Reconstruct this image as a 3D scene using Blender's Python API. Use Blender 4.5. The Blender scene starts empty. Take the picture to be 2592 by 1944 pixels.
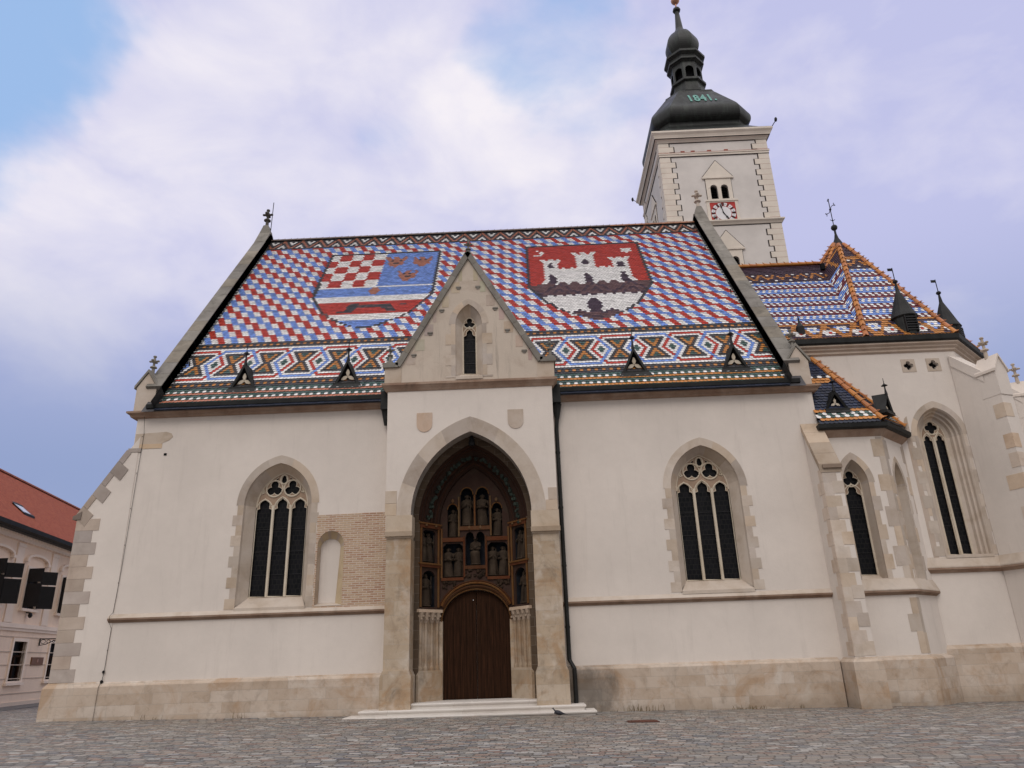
import bpy, math, random
from math import sin, cos, pi, radians, sqrt, atan2, hypot, floor
from mathutils import Vector, Matrix, noise as mnoise
from mathutils.geometry import tessellate_polygon
random.seed(7)
sc = bpy.context.scene
COL = sc.collection

# ------------------------------------------------------------------ camera
cam_d = bpy.data.cameras.new('camera'); cam = bpy.data.objects.new('camera', cam_d); COL.objects.link(cam)
PITCH, ROLL, YAW = .357582, -.033881, -.018549
fw = Vector((sin(YAW)*cos(PITCH), cos(YAW)*cos(PITCH), sin(PITCH)))
r0 = Vector((cos(YAW), -sin(YAW), 0)); u0 = r0.cross(fw)
rt = r0*cos(ROLL) + u0*sin(ROLL); up = rt.cross(fw)
M = Matrix((rt, up, -fw)).transposed().to_4x4(); M.translation = Vector((0, -25.828, 1.75))
cam.matrix_world = M
cam_d.sensor_width = 36; cam_d.lens = 25.692; cam_d.clip_start = .1; cam_d.clip_end = 6000
sc.camera = cam

# ------------------------------------------------------------------ sky, sun, exposure
SUN_DIR = Vector((-.12, -.68, .72)).normalized()
el = math.asin(SUN_DIR.z); az = atan2(SUN_DIR.x, SUN_DIR.y)
world = bpy.data.worlds.new('World'); sc.world = world; world.use_nodes = True
nt = world.node_tree; nt.nodes.clear()
class NB:
    def __init__(s, nt): s.nt = nt
    def n(s, t, **k):
        o = s.nt.nodes.new(t)
        for a, b in k.items(): setattr(o, a, b)
        return o
    def put(s, sock, v):
        if isinstance(v, bpy.types.NodeSocket): s.nt.links.new(v, sock)
        elif v is not None:
            if hasattr(sock.default_value, '__len__') and not hasattr(v, '__len__'): v = (v,)*len(sock.default_value)
            if hasattr(sock.default_value, '__len__') and len(sock.default_value) == 4 and len(v) == 3: v = (*v, 1)
            sock.default_value = v
    def m(s, op, a, b=None, c=None, clamp=False):
        o = s.n('ShaderNodeMath', operation=op, use_clamp=clamp)
        s.put(o.inputs[0], a); s.put(o.inputs[1], b)
        if c is not None: s.put(o.inputs[2], c)
        return o.outputs[0]
    def v(s, op, a, b=None, out=0):
        o = s.n('ShaderNodeVectorMath', operation=op); s.put(o.inputs[0], a)
        if b is not None: s.put(o.inputs[3 if op == 'SCALE' else 1], b)
        return o.outputs[out]
    def mix(s, f, a, b, blend='MIX'):
        o = s.n('ShaderNodeMix', data_type='RGBA', blend_type=blend); s.put(o.inputs[0], f); s.put(o.inputs[6], a); s.put(o.inputs[7], b); return o.outputs[2]
    def noise(s, vec, scale, detail=4, rough=.55, dist=0, col=False, dim='3D'):
        o = s.n('ShaderNodeTexNoise', noise_dimensions=dim); s.put(o.inputs['Vector'], vec); s.put(o.inputs['Scale'], scale)
        s.put(o.inputs['Detail'], detail); s.put(o.inputs['Roughness'], rough); s.put(o.inputs['Distortion'], dist)
        return o.outputs[1 if col else 0]
    def ramp(s, f, stops):
        o = s.n('ShaderNodeValToRGB'); s.put(o.inputs[0], f); e = o.color_ramp.elements
        while len(e) < len(stops): e.new(.5)
        for x, (p, c) in zip(e, stops):
            x.position = p; x.color = (*c, 1) if hasattr(c, '__len__') else (c, c, c, 1)
        return o.outputs[0]
    def mr(s, val, a, b, c=0, d=1, smooth=True):
        o = s.n('ShaderNodeMapRange', interpolation_type='SMOOTHSTEP' if smooth else 'LINEAR')
        for i, x in enumerate((val, a, b, c, d)): s.put(o.inputs[i], x)
        return o.outputs[0]
    def sep(s, v):
        o = s.n('ShaderNodeSeparateXYZ'); s.put(o.inputs[0], v); return o.outputs
    def comb(s, x, y, z):
        o = s.n('ShaderNodeCombineXYZ'); s.put(o.inputs[0], x); s.put(o.inputs[1], y); s.put(o.inputs[2], z); return o.outputs[0]
b = NB(nt)
tex = b.n('ShaderNodeTexSky', sky_type='NISHITA'); tex.sun_disc = False
tex.sun_elevation = el; tex.sun_rotation = az; tex.altitude = 150; tex.air_density = 1.0; tex.dust_density = .6; tex.ozone_density = 2.0
dirv = b.n('ShaderNodeTexCoord').outputs['Generated']
# clouds: a field of noise on the sky dome, thinned out in a few directions where the blue shows
flat = b.v('MULTIPLY', dirv, (1, 1, 1.7))
warp = b.v('SCALE', b.v('SUBTRACT', b.noise(flat, 2.6, 5, .55, col=True), (.5, .5, .5)), .34)
dw = b.v('NORMALIZE', b.v('ADD', dirv, warp))
n1 = b.noise(flat, 2.3, 7, .52, .35)
n2 = b.noise(b.v('ADD', flat, (4.2, 1.3, .7)), 5.5, 6, .55, .3)
cover = b.m('ADD', b.m('MULTIPLY', n1, .7), b.m('MULTIPLY', n2, .3))
def blob(d, r0, r1):
    d = Vector(d).normalized()
    return b.mr(b.v('DOT_PRODUCT', dw, tuple(d), out=1), cos(radians(r1)), cos(radians(r0)))
clear = None
for d, ra, rb, w in (((-.57, .57, .62), 4, 13, .95), ((-.60, .62, .53), 1, 9, .8), ((-.88, .36, .60), 8, 26, .9), ((-.15, .76, .63), .2, 5, .42), ((.05, .70, .715), 1, 9, .75), ((.12, .735, .665), .5, 7, .5), ((-.34, .74, .58), 0, 5, .3)):
    x = b.m('MULTIPLY', blob(d, ra, rb), w); clear = x if clear is None else b.m('MAXIMUM', clear, x)
dens = b.m('SUBTRACT', b.m('ADD', cover, .34), b.m('MULTIPLY', clear, .56))
mask = b.mr(dens, .30, .66)
white = None
for d, ra, rb, w in (((-.36, .68, .64), 2, 10, .9), ((-.05, .78, .62), 1, 11, 1.0), ((-.20, .64, .74), 4, 15, .7), ((-.53, .72, .45), 2, 10, .85), ((-.24, .76, .60), 4, 20, .6), ((.10, .78, .62), 2, 16, .5)):
    x = b.m('MULTIPLY', blob(d, ra, rb), w); white = x if white is None else b.m('MAXIMUM', white, x)
lum = b.m('ADD', b.m('MULTIPLY', white, .75), b.m('MULTIPLY', b.m('SUBTRACT', n2, .49), 1.7), clamp=True)
CL = 1.0
cloud = b.mix(lum, tuple(c*CL for c in (5.0, 5.15, 7.6)), tuple(c*CL for c in (8.6, 8.2, 8.7)))
low = b.mr(b.sep(dirv)[2], .20, .50)
cloud = b.mix(low, b.mix(.9, cloud, (2.5, 3.25, 5.4)), cloud)
skyc = b.mix(.8, tex.outputs[0], (3.7, 5.6, 8.9))
final = b.mix(mask, skyc, cloud)
# unseen sky outside the view: a neutral cloud deck added to light the facade
final = b.mix(b.mr(b.v('DOT_PRODUCT', dirv, (-.02, .94, .35), out=1), .66, .42), final, b.mix(b.mr(b.sep(dirv)[2], 0, .9), (3.7, 3.55, 3.5), (11.4, 11.0, 11.2)))
bg = b.n('ShaderNodeBackground'); b.put(bg.inputs[0], final); bg.inputs[1].default_value = .095
nt.links.new(bg.outputs[0], b.n('ShaderNodeOutputWorld').inputs[0])
sun_d = bpy.data.lights.new('sun', 'SUN'); sun_d.energy = .75; sun_d.angle = radians(24); sun_d.color = (1, .91, .82)
sun = bpy.data.objects.new('sun', sun_d); COL.objects.link(sun); sun.rotation_euler = SUN_DIR.to_track_quat('Z', 'Y').to_euler(); sun.location = (-30, -30, 50)
vs = sc.view_settings; vs.view_transform = 'Standard'; vs.look = 'None'; vs.gamma = 1; vs.use_curve_mapping = False; vs.exposure = 0.17
sc.render.engine = 'CYCLES'; sc.cycles.max_bounces = 6

# ------------------------------------------------------------------ materials
def mat(name, build):
    m = bpy.data.materials.new(name); m.use_nodes = True; t = m.node_tree; t.nodes.clear(); q = NB(t)
    out = q.n('ShaderNodeOutputMaterial'); p = q.n('ShaderNodeBsdfPrincipled'); t.links.new(p.outputs[0], out.inputs[0])
    tint = q.n('ShaderNodeAttribute', attribute_name='tint').outputs[0]
    pos = q.n('ShaderNodeNewGeometry').outputs['Position']
    build(q, p, tint, pos); return m
def bump(q, p, h, s=.3, d=.02):
    o = q.n('ShaderNodeBump'); q.put(o.inputs['Strength'], s); q.put(o.inputs['Distance'], d); q.put(o.inputs['Height'], h); q.put(p.inputs['Normal'], o.outputs[0])
def simple(name, col, rough=.7, metal=0, var=.15, nscale=3, bmp=.0, spec=.3, coat=0):
    def f(q, p, tint, pos):
        n = q.noise(pos, nscale, 5, .6)
        c = q.mix(1, q.mix(q.m('MULTIPLY', q.mr(n, .3, .7), 1), tuple(x*(1-var) for x in col), tuple(min(1, x*(1+var)) for x in col)), tint, 'MULTIPLY')
        q.put(p.inputs['Base Color'], c); q.put(p.inputs['Roughness'], rough); q.put(p.inputs['Metallic'], metal); q.put(p.inputs['Specular IOR Level'], spec)
        if coat: q.put(p.inputs['Coat Weight'], coat)
        if bmp: bump(q, p, q.noise(pos, nscale*9, 4), bmp, .02)
    return mat(name, f)
def plaster(name, col, stain=.0, var=.06):
    def f(q, p, tint, pos):
        big = q.noise(pos, .35, 5, .6); fine = q.noise(pos, 3.5, 6, .65)
        c = q.mix(q.mr(big, .3, .7), tuple(x*(1-var) for x in col), tuple(x*(1+var*.7) for x in col))
        c = q.mix(q.m('MULTIPLY', q.mr(fine, .35, .7), .13), c, tuple(x*.82 for x in col))
        st = q.v('MULTIPLY', pos, (1.6, 1.6, .16))
        s = q.noise(st, 1.6, 6, .7, .4)
        c = q.mix(q.m('MULTIPLY', q.mr(s, .52, .74), .115+stain), c, (.20, .175, .15))
        if stain:
            s2 = q.noise(pos, .9, 6, .7, .5); c = q.mix(q.m('MULTIPLY', q.mr(s2, .5, .72), stain), c, (.36, .28, .22))
        c = q.mix(1, c, tint, 'MULTIPLY')
        q.put(p.inputs['Base Color'], c); q.put(p.inputs['Roughness'], .92); q.put(p.inputs['Specular IOR Level'], .15)
        bump(q, p, q.m('ADD', q.noise(pos, 26, 5, .7), q.m('MULTIPLY', q.noise(pos, 2.2, 3), 1.6)), .22, .02)
    return mat(name, f)
def stone(name, cols, bw=.0, bh=.3, mortar=.5, dirt=.25, dirtcol=(.10, .09, .075), rough=.85, scale=1., rust=0., damp=None):
    """weathered ashlar; bw = block length (0: no joints drawn, the mesh has its own blocks)"""
    def f(q, p, tint, pos):
        x, y, z = q.sep(pos)
        n = q.noise(pos, 1.1*scale, 6, .62, .4); nf = q.noise(pos, 7*scale, 6, .7)
        c = q.ramp(n, [(.28, cols[0]), (.5, cols[1]), (.72, cols[2])])
        h = nf
        if bw:
            uv = q.comb(q.m('ADD', x, y), z, 0)
            o = q.n('ShaderNodeTexBrick'); o.offset = .43; o.squash = 1.25; o.squash_frequency = 3; o.offset_frequency = 2
            q.put(o.inputs['Vector'], q.v('ADD', uv, q.v('SCALE', q.v('SUBTRACT', q.noise(pos, 3, 2, col=True), (.5, .5, .5)), .03))); q.put(o.inputs['Color1'], (0, 0, 0)); q.put(o.inputs['Color2'], (1, 1, 1)); q.put(o.inputs['Mortar'], (.5, .5, .5))
            q.put(o.inputs['Scale'], 1); q.put(o.inputs['Mortar Size'], .006); q.put(o.inputs['Mortar Smooth'], .3); q.put(o.inputs['Brick Width'], bw); q.put(o.inputs['Row Height'], bh)
            blk = q.sep(o.outputs[0])[0]
            c = q.mix(.55, c, q.ramp(blk, [(0, cols[2]), (.35, cols[1]), (.7, cols[0]), (1, tuple(v*1.12 for v in cols[1]))]))
            c = q.mix(q.m('MULTIPLY', o.outputs[1], mortar), c, (.42, .38, .33))
            h = q.m('SUBTRACT', nf, q.m('MULTIPLY', o.outputs[1], 1.5))
        if rust:
            r1 = q.noise(q.v('ADD', pos, (9, 3, 5)), .75, 6, .65, 1.2); c = q.mix(q.m('MULTIPLY', q.mr(r1, .48, .66), rust), c, (.36, .20, .085))
            r2 = q.noise(q.v('ADD', pos, (2, 7, 1)), 2.6, 6, .7, .8); c = q.mix(q.m('MULTIPLY', q.mr(r2, .5, .68), rust*.7), c, (.22, .165, .12))
            r3 = q.noise(q.v('ADD', pos, (5, 1, 8)), 1.3, 5, .6, .5); c = q.mix(q.m('MULTIPLY', q.mr(r3, .52, .7), rust*.8), c, (.66, .61, .55))
            zz = q.mr(q.m('ADD', z, q.m('MULTIPLY', d0 := q.noise(pos, 3.5, 5, .7), .5)), .65, .2); c = q.mix(q.m('MULTIPLY', zz, rust*.75), c, (.16, .125, .09))
        d = q.noise(q.v('MULTIPLY', pos, (1, 1, .6)), 1.9*scale, 7, .7, .6)
        c = q.mix(q.m('MULTIPLY', q.mr(d, .5, .75), dirt), c, dirtcol)
        c = q.mix(q.m('MULTIPLY', q.mr(nf, .55, .8), .18), c, tuple(v*.5 for v in cols[1]))
        if damp:
            dist = q.v('DISTANCE', q.v('MULTIPLY', pos, (1, 1, 1.2)), damp, out=1)
            k = q.mr(q.m('ADD', dist, q.m('MULTIPLY', q.m('SUBTRACT', q.noise(q.v('MULTIPLY', pos, (1, 1, .5)), 2.2, 6, .7), .5), 2.4)), 1.7, .2)
            c = q.mix(q.m('MULTIPLY', k, .72), c, (.085, .078, .07))
        q.put(p.inputs['Base Color'], q.mix(1, c, tint, 'MULTIPLY')); q.put(p.inputs['Roughness'], rough); q.put(p.inputs['Specular IOR Level'], .2)
        bump(q, p, h, .35, .02)
    return mat(name, f)
def glaze(name):
    def f(q, p, tint, pos):
        n = q.noise(pos, 5, 4, .6)
        q.put(p.inputs['Base Color'], q.mix(q.m('MULTIPLY', q.mr(n, .45, .8), .22), tint, q.mix(1, tint, (.45, .43, .42), 'MULTIPLY')))
        q.put(p.inputs['Roughness'], q.mr(n, .2, .8, .3, .5)); q.put(p.inputs['Specular IOR Level'], .28)
        bump(q, p, q.noise(pos, 14, 3), .12, .01)
    return mat(name, f)
M_PLASTER = plaster('lime_plaster', (.70, .64, .588))
M_PLASTER2 = plaster('weathered_plaster', (.56, .485, .41), .45)
M_STONE = stone('beige_dressed_stone', ((.44, .36, .285), (.54, .465, .395), (.58, .515, .455)), dirt=.16)
M_PLINTH = stone('plinth_ashlar', ((.41, .315, .235), (.53, .44, .36), (.62, .55, .485)), .95, .34, .7, .22, rust=.42, damp=(1.5, -.15, .75))
M_PILLAR = stone('porous_portal_limestone', ((.36, .27, .185), (.46, .37, .275), (.55, .475, .395)), .9, .45, .6, .5, rust=.5)
M_GREYST = stone('grey_coping_stone', ((.17, .155, .135), (.245, .23, .205), (.32, .30, .27)), 0, dirt=.5, dirtcol=(.05, .05, .045))
M_DARKST = stone('blackened_stone', ((.06, .055, .05), (.10, .092, .082), (.14, .13, .115)), 0, dirt=.5)
M_PINKST = stone('pink_grey_quoin_stone', ((.40, .335, .30), (.46, .40, .36), (.52, .46, .42)), 0, dirt=.2)
M_CORN = stone('brown_cornice_stone', ((.24, .15, .105), (.34, .24, .18), (.44, .34, .27)), 0, dirt=.35)
M_TRAC = stone('pale_tracery_stone', ((.50, .43, .33), (.60, .53, .43), (.66, .6, .5)), 0, dirt=.08)
M_TRAC2 = simple('ochre_tracery_stone', (.34, .245, .18), .9)
M_STEP = stone('white_limestone_steps', ((.56, .52, .48), (.64, .60, .56), (.68, .65, .61)), 1.9, .6, .5, .12)
M_GLAZE = glaze('glazed_roof_tile')
M_COPPER = simple('black_sheet_metal', (.016, .017, .017), .6, .1, .4, 2.2, .1, .3)
def dome_metal(q, p, tint, pos):
    st = q.noise(q.v('MULTIPLY', pos, (2.2, 2.2, .35)), 1.5, 6, .7, .5); n = q.noise(pos, 1.2, 5, .6)
    c = q.mix(q.mr(st, .45, .75), (.006, .008, .008), (.03, .042, .035)); c = q.mix(q.m('MULTIPLY', q.mr(n, .5, .75), .5), c, (.010, .011, .011))
    q.put(p.inputs['Base Color'], q.mix(1, c, tint, 'MULTIPLY')); q.put(p.inputs['Metallic'], .1); q.put(p.inputs['Roughness'], q.mr(n, .3, .7, .42, .6)); bump(q, p, n, .15, .03)
M_DOME = mat('patinated_dome_copper', dome_metal)
M_VERDI = simple('verdigris', (.16, .36, .32), .7)
M_GOLD = simple('dull_gilded_copper', (.55, .30, .20), .4, .55, .2)
def glass_f(q, p, tint, pos):
    x, y, z = q.sep(pos)
    o = q.n('ShaderNodeTexBrick'); o.offset = .5
    q.put(o.inputs['Vector'], q.comb(q.m('ADD', x, y), z, 0)); q.put(o.inputs['Scale'], 1); q.put(o.inputs['Mortar Size'], .012); q.put(o.inputs['Brick Width'], .14); q.put(o.inputs['Row Height'], .17)
    q.put(o.inputs['Color1'], (.006, .007, .009)); q.put(o.inputs['Color2'], (.012, .012, .015)); q.put(o.inputs['Mortar'], (.018, .018, .018))
    q.put(p.inputs['Base Color'], o.outputs[0]); q.put(p.inputs['Roughness'], .4); q.put(p.inputs['Specular IOR Level'], .09)
    bump(q, p, q.m('ADD', q.noise(pos, 9, 2), q.m('MULTIPLY', o.outputs[1], -1)), .35, .02)
M_GLASS = mat('leaded_dark_glass', glass_f)
M_DARK = simple('dark_void', (.012, .012, .014), .9, spec=.05)
M_WHITE = simple('tower_white_render', (.66, .625, .60), .9, 0, .07, .8, .05, .15)
M_QUOIN = simple('tower_cream_quoin', (.72, .655, .58), .9, 0, .06, 1.3, .05, .15)
M_LINE = simple('dark_painted_line', (.045, .035, .035), .9)
M_RLINE = simple('red_painted_line', (.34, .11, .08), .9)
M_RED = simple('red_dial_paint', (.42, .035, .03), .6)
M_DIAL = simple('white_dial_paint', (.74, .73, .76), .5, var=.04)
M_BLACK = simple('black_paint', (.012, .012, .014), .5)
def wood_f(q, p, tint, pos):
    g = q.noise(q.v('MULTIPLY', pos, (14, 14, .7)), 1.5, 5, .6, .3)
    q.put(p.inputs['Base Color'], q.mix(1, q.ramp(g, [(.3, (.016, .0075, .004)), (.55, (.034, .015, .008)), (.75, (.058, .025, .012))]), tint, 'MULTIPLY')); q.put(p.inputs['Roughness'], .8); q.put(p.inputs['Specular IOR Level'], .08); bump(q, p, g, .3, .01)
M_WOOD = mat('dark_oak', wood_f)
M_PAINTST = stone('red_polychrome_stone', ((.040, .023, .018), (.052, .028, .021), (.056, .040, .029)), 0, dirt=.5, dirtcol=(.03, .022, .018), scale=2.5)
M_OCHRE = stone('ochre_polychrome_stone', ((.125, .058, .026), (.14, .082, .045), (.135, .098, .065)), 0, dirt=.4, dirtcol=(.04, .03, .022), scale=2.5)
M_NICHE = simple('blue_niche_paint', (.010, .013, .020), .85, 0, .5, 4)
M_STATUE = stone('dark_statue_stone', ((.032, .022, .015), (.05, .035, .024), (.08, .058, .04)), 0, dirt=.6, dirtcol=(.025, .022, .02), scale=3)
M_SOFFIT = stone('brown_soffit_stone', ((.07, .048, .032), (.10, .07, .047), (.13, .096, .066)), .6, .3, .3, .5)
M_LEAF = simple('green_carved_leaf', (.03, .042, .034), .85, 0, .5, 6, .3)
def bricks_f(q, p, tint, pos):
    x, y, z = q.sep(pos); o = q.n('ShaderNodeTexBrick'); o.offset = .5
    q.put(o.inputs['Vector'], q.v('ADD', q.comb(q.m('ADD', x, y), z, 0), q.v('SCALE', q.noise(pos, 5, 2, col=True), .02)))
    q.put(o.inputs['Scale'], 1); q.put(o.inputs['Mortar Size'], .014); q.put(o.inputs['Mortar Smooth'], .4); q.put(o.inputs['Brick Width'], .26); q.put(o.inputs['Row Height'], .075)
    q.put(o.inputs['Color1'], (.35, .18, .115)); q.put(o.inputs['Color2'], (.50, .36, .25)); q.put(o.inputs['Mortar'], (.60, .52, .44)); q.put(o.inputs['Bias'], .2)
    n = q.noise(pos, 1.6, 5, .6)
    q.put(p.inputs['Base Color'], q.mix(q.m('MULTIPLY', q.mr(n, .4, .7), .25), o.outputs[0], (.5, .39, .27))); q.put(p.inputs['Roughness'], .95)
    bump(q, p, q.m('SUBTRACT', q.noise(pos, 20, 4), q.m('MULTIPLY', o.outputs[1], 2)), .5, .02)
M_BRICK = mat('old_brick', bricks_f)
def setts_f(q, p, tint, pos):
    w = q.v('SCALE', q.v('SUBTRACT', q.noise(pos, 1.1, 3, col=True), (.5, .5, .5)), .22)
    w2 = q.v('SCALE', q.v('SUBTRACT', q.noise(pos, 9, 2, col=True), (.5, .5, .5)), .035)
    x, y, z = q.sep(q.v('ADD', q.v('ADD', pos, w), w2))
    RH, BW = .145, .27
    row = q.m('FLOOR', q.m('DIVIDE', y, RH))
    rnd = q.n('ShaderNodeTexWhiteNoise', noise_dimensions='1D'); q.put(rnd.inputs['W'], row)
    xs = q.m('ADD', q.m('DIVIDE', x, BW), q.m('MULTIPLY', rnd.outputs[0], 7))
    col = q.m('FLOOR', xs)
    wn = q.n('ShaderNodeTexWhiteNoise', noise_dimensions='2D'); q.put(wn.inputs['Vector'], q.comb(col, row, 0))
    fx = q.m('ABSOLUTE', q.m('SUBTRACT', q.m('FRACT', xs), .5)); fy = q.m('ABSOLUTE', q.m('SUBTRACT', q.m('FRACT', q.m('DIVIDE', y, RH)), .5))
    joint = q.m('MAXIMUM', q.mr(fx, .43, .49), q.mr(fy, .40, .48))
    c = q.ramp(wn.outputs[0], [(0, (.09, .085, .088)), (.14, (.20, .19, .175)), (.30, (.31, .275, .24)), (.44, (.215, .13, .105)), (.54, (.34, .32, .285)), (.66, (.19, .20, .205)), (.78, (.135, .135, .155)), (.88, (.50, .485, .455)), (1, (.30, .20, .15))])
    big = q.noise(pos, .22, 5, .6); c = q.mix(q.m('MULTIPLY', q.mr(big, .35, .7), .45), c, (.32, .275, .225))
    c = q.mix(q.m('MULTIPLY', q.mr(q.noise(pos, 30, 4, .7), .4, .75), .3), c, (.17, .155, .145))
    c = q.mix(q.m('MULTIPLY', joint, .8), c, (.15, .135, .12))
    q.put(p.inputs['Base Color'], c); q.put(p.inputs['Roughness'], q.mr(wn.outputs[0], 0, 1, .55, .85)); q.put(p.inputs['Specular IOR Level'], .3)
    bump(q, p, q.m('ADD', q.m('SUBTRACT', q.m('MULTIPLY', wn.outputs[0], .35), q.m('MULTIPLY', joint, 1.2)), q.m('MULTIPLY', q.noise(pos, 25, 3), .5)), .9, .04)
M_SETTS = mat('porphyry_setts', setts_f)
def redroof_f(q, p, tint, pos):
    x, y, z = q.sep(pos); o = q.n('ShaderNodeTexBrick'); o.offset = .5
    q.put(o.inputs['Vector'], q.comb(y, q.m('MULTIPLY', z, 1.25), 0)); q.put(o.inputs['Scale'], 1); q.put(o.inputs['Mortar Size'], .012); q.put(o.inputs['Brick Width'], .17); q.put(o.inputs['Row Height'], .14)
    q.put(o.inputs['Color1'], (.33, .085, .05)); q.put(o.inputs['Color2'], (.43, .125, .07)); q.put(o.inputs['Mortar'], (.13, .045, .03))
    q.put(p.inputs['Base Color'], q.mix(q.m('MULTIPLY', q.mr(q.noise(pos, .8, 6, .7), .45, .75), .4), o.outputs[0], (.27, .085, .055))); q.put(p.inputs['Roughness'], .85); q.put(p.inputs['Specular IOR Level'], .1)
    bump(q, p, q.m('MULTIPLY', o.outputs[1], -1), .6, .03)
M_REDROOF = mat('red_clay_tile', redroof_f)
M_PINK = plaster('pink_house_render', (.90, .715, .565))
M_TRIM = plaster('pale_house_trim', (.90, .76, .64))
M_IRON = simple('black_iron', (.02, .02, .022), .5, .5)
M_FEATHER = simple('dark_grey_feather', (.03, .03, .038), .6, 0, .4, 20)
M_CREAM = plaster('cream_render', (.62, .54, .40))
M_BRASS = simple('brown_bronze_plate', (.19, .085, .035), .5, .2)
M_GREYPAV = stone('grey_pavement_slab', ((.16, .15, .145), (.2, .19, .18), (.24, .23, .22)), .8, .4)
M_RUST = simple('rusty_iron', (.12, .05, .035), .8, 0, .3)

# ------------------------------------------------------------------ mesh builder
class MB:
    def __init__(s, P=None): s.v = []; s.f = []; s.m = []; s.c = []; s.P = P
    def add(s, vs, fs, mi=0, col=None):
        o = len(s.v); s.v += [s.P(*p) if s.P else tuple(p) for p in vs]
        col = col or (1, 1, 1)
        for f in fs: s.f.append([o+i for i in f]); s.m.append(mi); s.c.append(col)
    def box(s, a, b_, mi=0, col=None):
        x0, y0, z0 = a; x1, y1, z1 = b_
        s.add([(x0, y0, z0), (x1, y0, z0), (x1, y1, z0), (x0, y1, z0), (x0, y0, z1), (x1, y0, z1), (x1, y1, z1), (x0, y1, z1)],
              [(0, 3, 2, 1), (4, 5, 6, 7), (0, 1, 5, 4), (1, 2, 6, 5), (2, 3, 7, 6), (3, 0, 4, 7)], mi, col)
    def prism(s, pts, y0, y1, mi=0, col=None, caps=(1, 1)):
        """2-D outline in (x,z) between depths y0 and y1"""
        n = len(pts); vs = [(x, y0, z) for x, z in pts]+[(x, y1, z) for x, z in pts]
        fs = [(i, (i+1) % n, n+(i+1) % n, n+i) for i in range(n)]
        tri = tessellate_polygon([[Vector((x, z, 0)) for x, z in pts]])
        if caps[0]: fs += [tuple(t) for t in tri]
        if caps[1]: fs += [tuple(n+i for i in reversed(t)) for t in tri]
        s.add(vs, fs, mi, col)
    def panel(s, outer, holes, y0, y1, mi=0, back=True, col=None, rims=True):
        rings = [outer]+list(holes); flat_ = [p for r in rings for p in r]; n = len(flat_)
        tri = tessellate_polygon([[Vector((x, z, 0)) for x, z in r] for r in rings])
        vs = [(x, y0, z) for x, z in flat_]+[(x, y1, z) for x, z in flat_]
        fs = [tuple(t) for t in tri]
        if back: fs += [tuple(n+i for i in t) for t in tri]
        k = 0
        for r in rings:
            L = len(r)
            if rims: fs += [(k+i, k+(i+1) % L, n+k+(i+1) % L, n+k+i) for i in range(L)]
            k += L
        s.add(vs, fs, mi, col)
    def loft(s, rings, mi=0, closed=True, caps=False, col=None, cols=None):
        n = len(rings[0]); o = len(s.v); vs = [p for r in rings for p in r]; fs = []
        for a in range(len(rings)-1):
            for i in range(n if closed else n-1):
                j = (i+1) % n; fs.append((a*n+i, a*n+j, (a+1)*n+j, (a+1)*n+i))
        if caps: fs += [tuple(range(n-1, -1, -1)), tuple((len(rings)-1)*n+i for i in range(n))]
        s.add(vs, fs, mi, col)
        if cols:
            k = len(s.c)-len(fs)
            for a in range(len(rings)-1):
                for i in range(n if closed else n-1):
                    s.c[k] = cols(a, i); k += 1
    def lathe(s, c, prof, n=12, mi=0, col=None, rot=0):
        x, y, z = c
        s.loft([[(x+r*cos(rot+2*pi*i/n), y+r*sin(rot+2*pi*i/n), z+h) for i in range(n)] for r, h in prof], mi, True, True, col)
    def tube(s, pts, r, n=6, mi=0, col=None):
        pts = [Vector(p) for p in pts]; rings = []
        rs = r if hasattr(r, '__len__') else [r]*len(pts)
        for i, p in enumerate(pts):
            t = (pts[min(i+1, len(pts)-1)]-pts[max(i-1, 0)]).normalized()
            a = t.cross(Vector((0, 0, 1)) if abs(t.z) < .9 else Vector((0, 1, 0))).normalized(); c = t.cross(a)
            rings.append([tuple(p+a*(rs[i]*cos(2*pi*k/n))+c*(rs[i]*sin(2*pi*k/n))) for k in range(n)])
        s.loft(rings, mi, True, True, col)
    def ball(s, c, r, n=10, mi=0, sc_=(1, 1, 1), col=None):
        x, y, z = c; k = n//2
        s.loft([[(x+r*sc_[0]*sin(pi*j/k)*cos(2*pi*i/n)*1.0001, y+r*sc_[1]*sin(pi*j/k)*sin(2*pi*i/n), z-r*sc_[2]*cos(pi*j/k)) for i in range(n)] for j in range(k+1)], mi, True, False, col)
    def band(s, path, prof, mi=0, col=None, closed=False):
        """profile [(out,z)...] swept along a plan polyline; out = to the right of the walking direction"""
        n = len(path); rings = []
        def nrm(a, c): d = Vector((c[0]-a[0], c[1]-a[1])).normalized(); return Vector((d.y, -d.x))
        for i, p in enumerate(path):
            if closed: a = nrm(path[i-1], p); c = nrm(p, path[(i+1) % n])
            else: a = nrm(path[i-1], p) if i else nrm(p, path[1]); c = nrm(p, path[i+1]) if i < n-1 else a
            m = (a+c).normalized(); k = 1/max(.35, m.dot(a))
            rings.append([(p[0]+m.x*o*k, p[1]+m.y*o*k, z) for o, z in prof])
        if closed: rings.append(rings[0])
        s.loft(rings, mi, True, not closed, col)
    def build(s, name, mats, parent=None, smooth=False, tag=None):
        me = bpy.data.meshes.new(name); o = bpy.data.objects.new(name, me); COL.objects.link(o)
        off = Vector((0, 0, 0))
        if parent: o.parent = parent; off = WORLD[parent.name]
        WORLD[o.name] = off
        me.from_pydata([(x-off.x, y-off.y, z-off.z) for x, y, z in s.v], [], s.f)
        for m_ in (mats if isinstance(mats, (list, tuple)) else [mats]): me.materials.append(m_)
        me.polygons.foreach_set('material_index', s.m)
        at = me.attributes.new('tint', 'FLOAT_COLOR', 'FACE'); at.data.foreach_set('color', [x for c in s.c for x in (c[0], c[1], c[2], 1)])
        if smooth: me.polygons.foreach_set('use_smooth', [True]*len(s.f))
        me.update(); return o
WORLD = {}
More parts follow.
